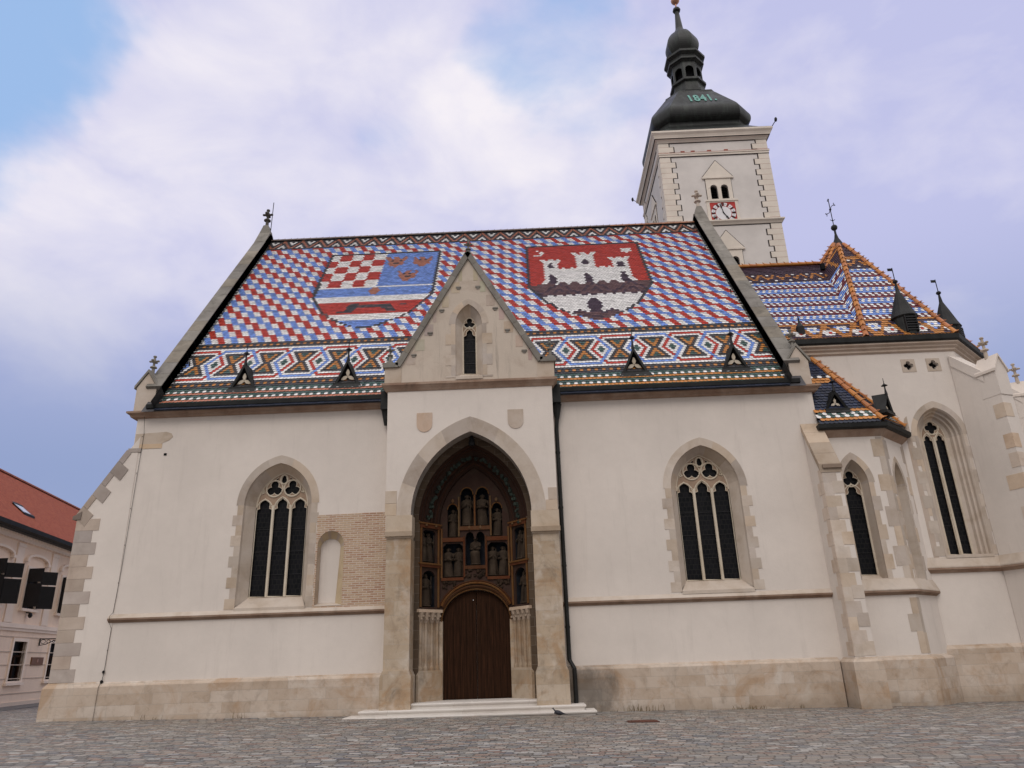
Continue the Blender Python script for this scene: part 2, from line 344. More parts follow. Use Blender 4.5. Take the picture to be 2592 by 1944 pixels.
def tag(o, label, cat, group=None, kind=None):
    if label: o['label'] = label
    if cat: o['category'] = cat
    if group: o['group'] = group
    if kind: o['kind'] = kind
    return o
def thing(name, loc, label, cat, group=None):
    o = bpy.data.objects.new(name, None); COL.objects.link(o); o.location = loc; o.empty_display_size = .3
    WORLD[o.name] = Vector(loc); return tag(o, label, cat, group)
def jit(c, a=.1): k = 1+random.uniform(-a, a); return tuple(min(1, x*k) for x in c)
def blockcol():
    r = random.random(); k = random.uniform(.82, 1.08)
    return (k*1.02, k*.97, k*.90) if r < .25 else ((k*.9, k*.9, k*.92) if r < .5 else (k, k, k))
def pointed(w, zs, za, n=10, cx=0):
    h = za-zs; R = (w*w+h*h)/(2*w); a1 = atan2(h, -(R-w)) if True else 0
    L = []
    for i in range(n+1):
        t = pi+(a1-pi)*i/n; L.append((cx+R-w+R*cos(t), zs+R*sin(t)))
    return L+[(2*cx-x, z) for x, z in reversed(L[:-1])]
def roundarch(w, zs, rise, n=14, cx=0): return [(cx-w*cos(pi*i/n), zs+rise*sin(pi*i/n)) for i in range(n+1)]
def foil(cx, cz, d, r, lobes=3, ph=pi/2, n=48):
    out = []
    for i in range(n):
        t = 2*pi*i/n; best = r*.3
        for k in range(lobes):
            D = t-(ph+2*pi*k/lobes); q = r*r-(d*sin(D))**2
            if q > 0: best = max(best, d*cos(D)+sqrt(q))
        out.append((cx+best*cos(t), cz+best*sin(t)))
    return out
def cusped(cx, w, zb, zs, k=1.0):
    """light with a trefoil head, half width w, sill zb, springing zs"""
    r = .60*w*k; cz = zs+.62*w
    L = [(-w, zb), (-w, zs-.12*w)]+[(-w+.44*w*(1-cos(a)), zs-.12*w+.34*w*sin(a)) for a in (.4, .8, 1.2, 1.5)]
    a0 = pi+.35
    for i in range(7):
        a = a0-(a0-pi*.62)*i/6; L.append((r*cos(a), cz+r*sin(a)))
    L.append((0, cz+r*1.28))
    R = [(-x, z) for x, z in reversed(L[:-1])]
    return [(cx+x, z) for x, z in L+R]

# ------------------------------------------------------------------ ground
def gz(x, y): return .055-.0133*x if x > -16 else max(.0, .268-.0195*(-16-x))
g = MB()
xs = [-900, -60, -29.7, -16, 12, 60, 900]
for x0, x1 in zip(xs, xs[1:]):
    z0, z1 = gz(max(x0, -60), 0), gz(min(x1, 60), 0)
    if x0 == 60: z0 = z1
    g.add([(x0, -900, z0), (x1, -900, z1), (x1, 900, z1), (x0, 900, z0)], [(0, 1, 2, 3)])
tag(g.build('square', M_SETTS), 'cobbled square paved with small grey and reddish stone setts', 'ground', kind='structure')

# ------------------------------------------------------------------ CHURCH
CH = thing('church', (-2.0, 5, 0), 'white gothic church with coats of arms in its colourful glazed tile roof', 'church')
def part(mb, name, mats, parent=CH, smooth=False, label=None):
    o = mb.build(name, mats, parent, smooth)
    if label: o['label'] = label
    return o
def finial(mb, x, y, z, h, mi=0):
    k = h/1.0
    mb.lathe((x, y, z), [(.10*k, -.15*k), (.085*k, .22*k), (.07*k, .26*k)], 8, mi)
    mb.lathe((x, y, z), [(.07*k, .25*k), (.19*k, .30*k), (.17*k, .36*k), (.07*k, .40*k), (.062*k, .62*k)], 8, mi)
    mb.lathe((x, y, z), [(.06*k, .58*k), (.15*k, .62*k), (.17*k, .70*k), (.07*k, .74*k), (.06*k, .9*k), (.10*k, .93*k), (.09*k, .99*k), (.02*k, 1.02*k)], 8, mi)
    for a in range(4):
        t = a*pi/2; mb.ball((x+.21*k*cos(t), y+.21*k*sin(t), z+.68*k), .075*k, 8, mi, (1.1, 1.1, .8))

# window of any wall: P maps (across, depth inward, height) to the world
def window(P, w_out, a_out, w_in, a_in, wg, ag, zs, zb, zo, depth, lights, proud=.014, block=.36, jog=.09, sides=(1, 1), cut=None, splay_rib=0):
    W = MB(P); n = 10
    o1 = pointed(w_out, zs, a_out, n); i1 = pointed(w_in, zs, a_in, n); gl = pointed(wg, zs, ag, n)
    for i in range(len(o1)-1):                                  # voussoirs
        if i % 4 == 0: col = blockcol()
        a, b_, c, d = o1[i], o1[i+1], i1[i+1], i1[i]
        W.add([(a[0], -proud, a[1]), (b_[0], -proud, b_[1]), (c[0], -proud, c[1]), (d[0], -proud, d[1]), (a[0], .05, a[1]), (b_[0], .05, b_[1])], [(0, 1, 2, 3), (0, 4, 5, 1)], 0, col)
    for sgn in (-1, 1):                                         # jamb quoins
        z = zs; k = 0
        while z > zo+.02:
            z2 = max(zo, z-block); wo = w_out+(jog if k % 2 else -jog*.6)
            if cut and sgn == cut[0]: wo = min(wo, cut[1])
            W.box((min(sgn*w_in, sgn*wo), -proud, z2), (max(sgn*w_in, sgn*wo), .05, z), 0, blockcol()); z = z2; k += 1
    def ring(l, wb, zbot): return [(-wb, zbot)]+l+[(wb, zbot)]
    A = ring(i1, w_in, zo); B = ring(gl, wg, zb)
    steps = [(0, -proud)] + ([(.12, depth*.10), (.16, depth*.34), (.36, depth*.36), (.42, depth*.62), (.62, depth*.64), (.7, depth*.9)] if splay_rib else [(.06, depth*.12), (.09, depth*.2)]) + [(1, depth)]
    rings = [[(a[0]+(b_[0]-a[0])*t, y, a[1]+(b_[1]-a[1])*t) for a, b_ in zip(A, B)] for t, y in steps]
    cc = [blockcol() for _ in range(60)]
    W.loft(rings, 0, False, False, None, lambda a, i: tuple(v*.97 for v in cc[(i//4)]) if 0 < i < len(A)-2 else (1, 1, 1))
    for sgn, e in ((-1, 0), (1, -1)):
        z = zs; pa = [r[e] for r in rings]
        k = 0
        j = 1 if sgn < 0 else -2
        top = [r[j] for r in rings]
    win = part(W, 'window', M_STONE)
    S = MB(P)
    S.add([(-wg, depth+.02, zb+.02), (wg, depth+.02, zb+.02), (w_in, -proud*3, zo+.03), (-w_in, -proud*3, zo+.03), (-w_in, -proud*3, zo-.08), (w_in, -proud*3, zo-.08)], [(0, 1, 2, 3), (3, 2, 5, 4)])
    part(S, 'sill', M_STONE, win)
    fr = ring(gl, wg, zb); A_, B_ = [], []; hA, hB = [], []
    if lights == 3:
        lw = .298*wg/.95; c = .648*wg/.95
        for x in (-c, 0, c):
            top = .47 if x == 0 else .40
            hA.append([(x-lw, zb+.04)]+pointed(lw, zs-.12, zs-.12+top, 5, x)+[(x+lw, zb+.04)]); hB.append(cusped(x, lw, zb+.04, zs-.12, 1.1))
        ch = ag-zs; r = .312*wg/.95; cz = zs+.53*ch
        for x in (-.33, .33):
            x *= wg/.95; hA.append(foil(x, cz, 0, r*.97, 1)); hB.append(foil(x, cz-.01, .156*wg/.95, .152*wg/.95, 3))
        tz = zs+.80*ch; t = .12
        hA.append([(t*1.1*cos(a), tz+t*1.45*sin(a)) for a in [2*pi*i/16 for i in range(16)]])
        hB.append([(t*.80*cos(a)*(1+.2*(sin(a) < 0)), tz+t*1.35*sin(a)) for a in [2*pi*i/16 for i in range(16)]])
        for sgn in (-1, 1):
            hB.append([(sgn*.79*wg/.95, zs+.36*ch), (sgn*.70*wg/.95, zs+.50*ch), (sgn*.69*wg/.95, zs+.40*ch)]); hB.append([(sgn*.24, zs+.76*ch), (sgn*.33, zs+.80*ch), (sgn*.20, zs+.875*ch)])
            hA.append([(sgn*.775*wg/.95, zs+.40*ch), (sgn*.70*wg/.95, zs+.52*ch), (sgn*.675*wg/.95, zs+.415*ch)])
    elif lights == 2:
        lw = .40*wg; c = .505*wg
        for x in (-c, c):
            hA.append([(x-lw, zb+.03)]+pointed(lw, zs-.1, zs+.22, 5, x)+[(x+lw, zb+.03)]); hB.append(cusped(x, lw, zb+.03, zs-.1))
        cz = zs+(ag-zs)*.60; hA.append(foil(0, cz, 0, .275, 1)); hB.append(foil(0, cz, .135, .115, 4, pi/2))
    else:
        lw = .90*wg; hA.append([(-lw, zb+.03)]+pointed(lw, zs-.34, zs+.02, 5)+[(lw, zb+.03)]); hB.append(cusped(0, lw, zb+.03, zs-.38, .85))
        cz = zs+(ag-zs)*.36; hA.append(foil(0, cz+.04, 0, wg*.88, 1)); hB.append(foil(0, cz, wg*.47, wg*.43, 3))
    T = MB(P)
    T.panel(fr, hB, depth+.03, depth+.09, 1, False)
    rr = .030 if lights == 3 else .024
    for l in hA: T.tube([(x, depth+.02, z) for x, z in l+l[:1]], rr, 6)
    for l in hB: T.tube([(x, depth+.03, z) for x, z in l], rr*.55, 5)
    T.tube([(x*.985, depth+.02, z) for x, z in fr], rr, 6)
    if lights > 1:
        for x in ((-c*.5, c*.5) if lights == 3 else (0,)): T.box((x-.03, depth-.02, zb+.02), (x+.03, depth+.06, zs+.05))
    part(T, 'tracery', [M_TRAC, M_TRAC2], win)
    G = MB(P); G.prism(fr, depth+.12, depth+.16, 0)
    for z in [zb+(zs-zb)*k/4 for k in (1, 2, 3)]: G.box((-wg, depth+.10, z-.012), (wg, depth+.125, z+.012), 1)
    part(G, 'glass', [M_GLASS, M_BLACK], win)
    return win
def front(cx, Y): return lambda x, y, z: (cx+x, Y+y, z)
def face(p, q):                                                # wall face from p to q (plan), x across from its middle, y inward
    d = Vector((q[0]-p[0], q[1]-p[1])).normalized(); m = ((p[0]+q[0])/2, (p[1]+q[1])/2)
    return lambda x, y, z: (m[0]+d.x*x-d.y*y, m[1]+d.y*x+d.x*y, z)
def hole(w, zs, za, zo, cx=0): return [(cx-w, zo)]+pointed(w, zs, za, 10, cx)+[(cx+w, zo)]

NX0, NX1 = -14.62, 10.62
PX0, PX1, PC = -5.02, .98, -2.02
# nave walls
W = MB()
W.panel([(NX0, -.5), (PX0+.6, -.5), (PX0+.6, 10.9), (NX0, 10.9)], [hole(1.27, 7.15, 8.70, 3.58, -9.03), [(-7.52, 3.62)]+roundarch(.48, 5.62, .52, 12, -7.04)+[(-6.56, 3.62)]], 0, .7, 0)
W.panel([(PX1-.6, -.5), (NX1, -.5), (NX1, 10.9), (PX1-.6, 10.9)], [hole(1.27, 7.15, 8.74, 3.62, 6.27)], 0, .7, 0)
W.box((PX0+.6, 1.40, -.5), (PX1-.6, 1.9, 10.9))
W.box((NX0, .705, -.5), (NX0+.7, 19.6, 11.5)); W.box((NX1-.7, .705, -.5), (NX1, 19.6, 11.5)); W.box((NX0, 19.6, -.5), (NX1, 20.2, 11.5))
for x0, x1 in ((NX0+.05, NX0+.65), (NX1-.65, NX1-.05)):          # gables
    W.P = lambda x, y, z: (y, x, z)
    W.prism([(.1, 10.9), (19.8, 10.9), (9.6, 24.3)], x0, x1); W.P = None
for c, n in (((-14.62, 0), 0), ((10.0, 0), 0)): pass
part(W, 'nave_wall', M_PLASTER)
# exposed stones near the west corner
S = MB()
for i in range(7):
    a, z = 0, 0
pts = [(-14.6, 10.0), (-13.45, 10.05), (-13.25, 9.98), (-13.18, 9.85), (-13.3, 9.72), (-13.6, 9.6), (-13.62, 9.42), (-14.6, 9.42)]
S.prism(pts, -.012, .04, 0, (.95, .93, .9), (1, 0)); S.box((-13.55, -.013, 9.42), (-14.6, .03, 9.60), 0, (1.05, .92, .75))
part(S, 'exposed_stone', M_STONE)
H = MB(); H.box((-13.43, -.02, 9.14), (-13.33, .02, 9.22)); part(H, 'putlog_hole', M_DARK)
# brick patch and blocked niche beside the porch
B_ = MB(); B_.panel([(-7.56, 3.44), (-5.02, 3.44), (-5.02, 6.74), (-7.56, 6.70)], [[(-7.50, 3.6)]+roundarch(.47, 5.64, .50, 12, -7.03)+[(-6.56, 3.6)]], -.016, .03, 0, False)
part(B_, 'brick_patch', M_BRICK)
N = MB()
o1 = [(-7.55, 3.60)]+roundarch(.51, 5.62, .58, 12, -7.04)+[(-6.53, 3.6)]; i1 = [(-7.46, 3.68)]+roundarch(.35, 5.6, .30, 12, -7.11)+[(-6.86, 3.68)]
N.loft([[(x, y, z) for x, z in r] for r, y in ((o1, -.02), ([(x*.92+i*.08, z*.92+j*.08) for (x, z), (i, j) in zip(o1, i1)], .02), (i1, .30))], 0, False, False, None, lambda a, i: (1, .92, .72) if i % 3 else (.9, .85, .8))
N.add([(x, .31, z) for x, z in i1], [tuple(range(len(i1)))], 1)
N.add([(-7.55, -.03, 3.6), (-6.53, -.03, 3.6), (-6.86, .3, 3.7), (-7.46, .3, 3.7)], [(0, 1, 2, 3)])
part(N, 'blind_niche', [M_STONE, M_PLASTER])
# windows of the nave
w1 = window(front(-9.03, 0), 1.49, 8.97, 1.22, 8.68, .95, 8.43, 7.17, 3.96, 3.58, .46, 3, cut=(1, 1.5))
w2 = window(front(6.27, 0), 1.49, 9.03, 1.22, 8.74, .95, 8.49, 7.20, 4.0, 3.64, .46, 3)

# plinth, string courses, cornice, gutters of the nave
def plinth_prof(h, out=.16, low=-.6): return [(-.3, low), (out, low), (out, h-.13), (out-.03, h-.09), (.0, h), (-.3, h)]
def string_prof(z): return [(-.1, z+.10), (0, z+.10), (.13, z-.02), (.13, z-.06), (.05, z-.11), (.02, z-.15), (-.1, z-.15)]
def cornice_prof(z): return [(-.1, z+.24), (.26, z+.24), (.26, z+.17), (.16, z+.10), (.13, z+.03), (.06, z), (-.1, z)]
for a, c, h in ((-14.46, -5.0, 1.40), (1.0, 9.85, 1.42)): mb = MB(); mb.band([(a, 0), (c, 0)], plinth_prof(h)); part(mb, 'plinth', M_PLINTH)
for a, c, h in ((-14.54, -4.99, 3.44), (.97, 10.05, 3.46)): mb = MB(); mb.band([(a, 0), (c, 0)], [(-.1, h+.12), (0, h+.12), (.13, h-.02), (-.1, h-.02)], 1); mb.band([(a+.002, 0), (c-.002, 0)], [(-.1, h-.02), (.128, h-.02), (.128, h-.075), (.06, h-.12), (.03, h-.16), (-.1, h-.16)], 0, (.8, .78, .76)); part(mb, 'string_course', [M_CORN, M_STONE])
for l in ([(-14.70, .6), (-14.70, 0), (-4.95, 0)], [(.9, 0), (10.66, 0), (10.66, 1.3)]): mb = MB(); mb.band(l, cornice_prof(10.60)); part(mb, 'cornice', M_CORN)
def gutter_prof(z): return [(.02, z), (.28, z), (.36, z+.05), (.38, z+.19), (.35, z+.20), (.02, z+.17)]
mb = MB(); mb.band([(-14.18, 0), (-5.0, 0)], gutter_prof(10.85)); part(mb, 'gutter', M_COPPER)
mb = MB(); mb.band([(.95, 0), (10.14, 0)], gutter_prof(10.85)); part(mb, 'gutter', M_COPPER)
# downpipes in the porch corners
mb = MB(); mb.box((1.0, -.48, 10.45), (1.30, -.02, 11.15)); mb.lathe((1.14, -.2, 10.0), [(.08, -.1), (.19, .45)], 8)
mb.tube([(1.14, -.2, 10.0), (1.10, -.15, 9.5), (1.10, -.15, 1.62), (1.24, -.30, 1.35), (1.24, -.32, .1)], .072, 10)
for z in (8.6, 6.6, 4.6, 2.6): mb.lathe((1.10, -.15, z), [(.085, 0), (.085, .07)], 10)
part(mb, 'downpipe', M_COPPER)
mb = MB(); mb.box((-5.34, -.48, 10.45), (-5.04, -.02, 11.15)); mb.lathe((-5.17, -.2, 10.0), [(.07, -.1), (.18, .45)], 8); part(mb, 'rain_hopper', M_COPPER)
# lightning cable and rod
mb = MB(); mb.tube([(-14.22, -.28, 10.6), (-14.28, -.03, 10.0), (-14.31, -.03, 8.0), (-14.36, -.03, 5.0), (-14.42, -.03, 3.62), (-14.44, -.17, 3.5), (-14.44, -.16, 3.3), (-14.40, -.03, 3.1), (-14.42, -.03, 1.8), (-14.44, -.04, 1.45), (-14.44, -.2, 1.25), (-14.46, -.2,   .1)], .007, 5)
for z in (9.9, 8.5, 7.2, 5.9, 4.6, 2.4): mb.ball((-14.33-.012*(10-z), -.03, z), .016, 6)
mb.ball((-14.43, -.05, 1.72), .055, 6); mb.ball((-14.44, -.06, 1.42), .06, 6)
part(mb, 'lightning_cable', M_IRON)
mb = MB(); mb.tube([(-14.0, 9.4, 23.6), (-13.96, 9.4, 26.6)], .022, 6); mb.box((-14.45, 9.38, 24.85), (-13.97, 9.42, 24.88)); part(mb, 'lightning_rod', M_IRON)

# ------------------------------------------------------------------ nave roof of glazed tiles
WHT = (.86, .85, .84); RED = (.52, .055, .035); BLU = (.19, .32, .74); DRK = (.062, .06, .066); GRN = (.065, .115, .105); ORA = (.52, .22, .06)
SAL = (.46, .185, .12); BRN = (.155, .085, .085); NAV = (.022, .028, .048); MAR = (.19, .045, .06); PUR = (.07, .042, .062)
NS = radians(53.5); NE = Vector((0, -.35, 10.85)); TW = .1432; RHT = .1515
def lerp_poly(pts, v):
    for (a, x0), (c, x1) in zip(pts, pts[1:]):
        if min(a, c) <= v <= max(a, c): return x0+(x1-x0)*(v-a)/(c-a)
    return None
S1L = [(14.0, -9.98), (8.9, -9.9), (7.78, -9.38), (6.96, -8.92), (6.32, -8.24), (5.83, -7.51), (5.6, -6.95)]
S1R = [(14.0, -4.18), (8.93, -4.18), (7.99, -4.58), (7.29, -4.83), (6.74, -5.26), (6.13, -5.98), (5.83, -6.41), (5.6, -6.95)]
S2L = [(14.0, .34), (8.88, .38), (8.24, .71), (7.46, 1.11), (6.71, 1.61), (6.10, 2.30), (5.55, 3.2)]
S2R = [(14.0, 6.24), (8.85, 6.22), (7.97, 5.80), (7.06, 5.36), (6.42, 4.76), (5.93, 4.16), (5.55, 3.4)]
def inrect(u, v, u0, u1, v0, v1): return u0 <= u <= u1 and v0 <= v <= v1
def crown(u, v, cu, top):                                     # a bearded crowned head, simplified as on the roof
    x = (u-cu); y = top-v
    if y < 0 or y > 1.25: return None
    hw = lerp_poly([(0, .60), (.25, .52), (.55, .42), (.8, .46), (1.0, .28), (1.25, .05)], y)
    if hw is None or abs(x) > hw: return None
    if y < .28 and .14 < abs(x) < .34: return None
    if (.38 < y < .52 and .1 < abs(x) < .22) or (.72 < y < .84 and abs(x) < .17): return DRK
    return SAL if abs(x) < hw*.96 else None
def shield1(u, v):
    l, r = lerp_poly(S1L, v), lerp_poly(S1R, v)
    if l is None or r is None or u < l-.05 or u > r+.05: return None
    if v > 13.86 or u < l+.11 or u > r-.11 or v < 5.85: return (DRK if v > 9 or random.random() < .5 else BRN)
    if v > 9.95:
        if u < -7.02:
            i = int((13.88-v)/.79); j = int((u+9.99)/.596); return WHT if (i+j) % 2 == 0 else RED
        for cu, top in ((-6.38, 13.3), (-5.02, 13.25), (-5.63, 11.6)):
            k = crown(u, v, cu, top)
            if k: return k
        return BLU
    if v > 9.80: return WHT
    if v > 8.82:
        x, y = abs(u+7.04), abs(v-9.42)
        return SAL if (x < .31-.55*y and y < .38) or (y < .16 and x < .24) else BLU
    if v > 8.22: return WHT
    if v > 7.0:
        if lerp_poly([(-8.5, 7.34), (-7.97, 7.42), (-7.86, 7.62), (-7.95, 7.7), (-7.79, 8.14), (-7.55, 8.02), (-7.3, 7.86), (-6.06, 7.95), (-5.9, 7.9), (-5.77, 7.30)], u) is not None:
            top = lerp_poly([(-8.5, 7.34), (-8.1, 7.34), (-8.0, 7.84), (-7.79, 8.14), (-7.5, 8.0), (-7.2, 7.88), (-6.0, 7.95), (-5.77, 7.35)], u)
            bot = lerp_poly([(-8.5, 7.20), (-7.7, 7.20), (-7.55, 7.56), (-6.5, 7.60), (-6.25, 7.4), (-6.1, 7.16), (-5.77, 7.16)], u)
            if top and bot and bot <= v <= top: return DRK if random.random() < .7 else BRN
        if inrect(u, v, -5.62, -5.3, 7.78, 7.94): return BRN
        return RED
    if v > 6.37: return WHT
    return BLU
def tower(u, v, cu, hw, base, top, gap):                      # castle tower with a flared, crenellated head
    if not base <= v <= top: return False
    w = hw if v < top-.55 else hw+.10*(v-top+.55)/.3
    if abs(u-cu) > min(w, hw+.2): return False
    if v > top-.24:
        x = abs(u-cu)
        return x < .13 or x > w-.26
    return True
def shield2(u, v):
    l, r = lerp_poly(S2L, v), lerp_poly(S2R, v)
    if l is None or r is None or u < l-.05 or u > r+.05: return None
    if v > 13.86 or u < l+.11 or u > r-.11: return DRK if v > 6 else BRN
    tu = u-3.3
    if v < 5.75 or (v < 6.25 and abs(tu) < .48+.3*(6.3-v)): return BRN if (int(v/RHT)+int(u/TW)//3) % 3 else PUR
    for cu in (2.62, 4.05):
        if v < 6.55-abs(u-cu)*.85 and v > 5.7: return BRN if v < 6.42-abs(u-cu)*.85 else PUR
    gw = lerp_poly([(6.2, .2), (6.5, .27), (6.95, .34), (7.25, .26), (7.62, .05)], v)
    if gw and abs(tu) < gw: return PUR
    if v < 8.12: return WHT if v < 7.97 or ((u-.05) % .46) > .20 else PUR
    for cu in (1.56, 3.27, 5.01):
        dw = lerp_poly([(9.3, .17), (9.75, .17), (10.0, .2), (10.15, .12), (10.36, .05)], v)
        if dw and abs(u-cu) < dw: return PUR
    ridge = 9.32+.16*cos((u-2.0)*2*pi/.62)*(1 if 1.2 < u < 5.3 else 0)-(.35*max(0, 1.15-u))
    if v < ridge:
        zz = abs(((u-.1+ (v-8.1)*0) % 1.7)/.85-1); k = 8.15+zz*1.15
        return PUR if abs(v-k) < .11 or abs(v-k+.62) < .09 else BRN
    for cu, y in ((1.53, 11.35), (3.27, 11.66), (5.0, 11.33)):
        if (abs(u-cu) < .10 and abs(v-y) < .28) or (abs(u-cu) < .17 and (abs(v-y) < .07 or abs(v-y+.24) < .08)): return PUR
    if tower(u, v, 1.54, .37, 9.3, 12.2, 0) or tower(u, v, 3.27, .46, 9.3, 12.9, 0) or tower(u, v, 5.02, .40, 9.3, 12.2, 0): return WHT
    if 9.2 < v < 11.12 and 1.15 < u < 5.40: return WHT if v < 10.98 or (u % .38) > .18 else RED
    if v < 9.9 and (1.15-u) < .3-(v-9.2)*.5 and u > .9 and u < 1.2: return WHT
    if v < 9.9 and 5.35 < u < 5.62-(v-9.2)*.4: return WHT
    x, y = u-5.51, v-12.95                                    # star and crescent
    if abs(y) < .26 and (abs(x) < .10 or (.05 < abs(y) < .20 and abs(x) < .30) or (abs(y) <= .06 and abs(x) < .2)): return WHT
    if hypot(u-.92, v-12.98) < .33 and hypot(u-.80, v-12.98) > .26 and u > .78: return WHT
    return RED
def hourglass(d, x, H):
    """d rows from the middle row, x tiles from the middle of an hourglass, H its own line colour"""
    O = BLU if H is RED else RED
    if d == 8: return WHT
    if d == 7: return H if abs(x) < 4.6 else WHT
    if d == 6: return WHT if abs(x) < 3.6 else H
    if d == 5: return DRK if abs(x) < 3.6 else (WHT if abs(x) < 4.6 else BLU)
    w0 = {4: 3.5, 3: 3, 2: 2.5, 1: 2, 0: 1.5}[d]; a = abs(x)
    if a > w0-.4:
        k = round(a-w0); return (WHT, O, WHT, GRN)[min(k, 3)] if k < 4 else GRN
    if d == 0: return DRK
    t = {1: 0, 2: .5, 3: 1, 4: 1.5}[d]
    if abs(a-t) < .3: return ORA
    return GRN if d > 2 and a < t else DRK
def nave_color(b_, u, v):
    x = (u-2.43)/TW; col = int(floor(x+.5*(b_ % 2)))
    if b_ < 3: return NAV if b_ < 2 else GRN
    if b_ in (3, 6): return SAL if u < -3 else ORA
    if b_ in (4, 7): return WHT if int(floor((u+40)/TW+.25)) % 2 else GRN
    if b_ in (5, 8): return GRN
    if b_ in (9, 11, 29, 31): return DRK
    if b_ in (10, 30): return ORA if int(floor((u+40)/TW+.25)) % 2 else DRK
    if b_ <= 28:
        k = round(x/10); return hourglass(abs(b_-20), x-10*k, RED if k % 2 else BLU)
    if b_ < 100:
        for sh in (shield1, shield2):
            c = sh(u, v)
            if c: return c
        r = b_-32; n, k = divmod(r, 4); p = ((u-1.886)/TW+.5*r+2*n) % 8
        if k < 3: return RED if p < 2 else (BLU if 4 <= p < 6 else WHT)
        return RED if p < 2 or p >= 6 else BLU
    if b_ == 100 or b_ > 107: return DRK
    d = b_-101; q = ((u-.07)/TW+.5) % 7; y = q-3.5; yy = abs(y)
    if abs(yy-(.5+.5*d)) < .3: return SAL
    if d == 0 and abs(yy-2.5) < .3 or d == 1 and abs(yy-3) < .3 or d == 2 and yy > 3.3: return WHT
    if d == 5 and abs(yy-1) < .3 or d == 4 and abs(yy-.5) < .3 or d == 3 and yy < .3: return WHT
    return DRK
def tiles(mb, org, U, V, N, tw, rh, rows, u0, u1, colour, inside=None, v0=0., phase=0.):
    """beaver-tail tiles in running bond on the plane org + u*U + v*V (+ h*N)"""
    for r in range(rows):
        v = v0+r*rh; x = u0+phase+(tw*.5 if r % 2 else 0)
        while x < u1+tw:
            if inside is None or inside(x, v):
                c = colour(r, x, v)
                if c:
                    a = tw*.485; c = jit(c, .13 if c[0] > .3 else .2); t = random.uniform(-.004, .004); s_ = random.uniform(-.004, .004)
                    L = [(-a, rh*1.0, .0), (a, rh*1.0, .0), (a, -.26*rh, .030), (a*.66, -.50*rh, .039), (0, -.60*rh, .043), (-a*.66, -.50*rh, .039), (-a, -.26*rh, .030)]
                    if u0-.001 <= x-a*.2 and x+a*.2 <= u1+.001:
                        vs_ = []
                        for du, dv, dh in L:
                            uu = min(max(x+du, u0), u1); p = org+U*uu+V*(v+dv+s_)+N*(dh+t); vs_.append((p.x, p.y, p.z))
                        mb.add(vs_, [(0, 1, 2, 3, 4, 5, 6)], 0, c)
            x += tw
TX0, TX1 = -13.86, 9.74
nU, nV, nN = Vector((1, 0, 0)), Vector((0, cos(NS), sin(NS))), Vector((0, -sin(NS), cos(NS)))
R_ = MB()
tiles(R_, NE, nU, nV, nN, TW, RHT, 109, TX0, TX1, nave_color, lambda u, v: not (-3.9 < u < -.15 and v < 5.0), -.036, (2.43+TW/2-TX0) % TW)
RT = NE+nV*16.45
roofA, roofB = NE-nV*.1, RT
R_.add([(NX0+.3, roofA.y, roofA.z-.03), (NX1-.3, roofA.y, roofA.z-.03), (NX1-.3, RT.y, RT.z-.03), (NX0+.3, RT.y, RT.z-.03), (NX1-.3, 19.9, 10.6), (NX0+.3, 19.9, 10.6)], [(0, 1, 2, 3), (3, 2, 4, 5)], 0, DRK)
nave_roof = part(R_, 'nave_roof', M_GLAZE)
mb = MB()
n = 66
for i in range(n):
    x0 = TX0+(TX1-TX0)*i/n; x1 = TX0+(TX1-TX0)*(i+1)/n+.02
    mb.loft([[(x, RT.y+.16*cos(a)*1.15, RT.z-.1+.16*sin(a)+(.012 if x == x1 else 0)) for a in [pi*k/6 for k in range(7)]] for x in (x0, x1)], 0, False, False, jit((.30, .13, .07) if i > 52 else (.115, .08, .07), .15))
    mb.add([(x1-.05, RT.y, RT.z+.05), (x1+.01, RT.y, RT.z+.05), (x1-.0, RT.y, RT.z+.16), (x1-.05, RT.y+.03, RT.z+.05)], [(0, 1, 2), (1, 3, 2), (3, 0, 2)], 0, (.16, .08, .05))
part(mb, 'ridge_tiles', M_GLAZE, nave_roof)
mb = MB()
for i in range(24):                                            # snow hooks below the ridge
    mb = MB(); p = NE+nV*15.75+nU*(TX0+.8+i*1.0024)+nN*.05; mb.box((p.x-.02, p.y-.05, p.z-.12), (p.x+.02, p.y-.02, p.z+.13)); part(mb, 'snow_hook', M_IRON, nave_roof)
for u, v in ((-13.6, 3.1), (9.55, 7.6), (9.55, 12.7)):
    mb = MB(); p = NE+nV*v+nU*u+nN*.05; mb.box((p.x-.05, p.y-.06, p.z-.1), (p.x-.01, p.y-.02, p.z+.12)); part(mb, 'roof_hook', M_IRON, nave_roof)

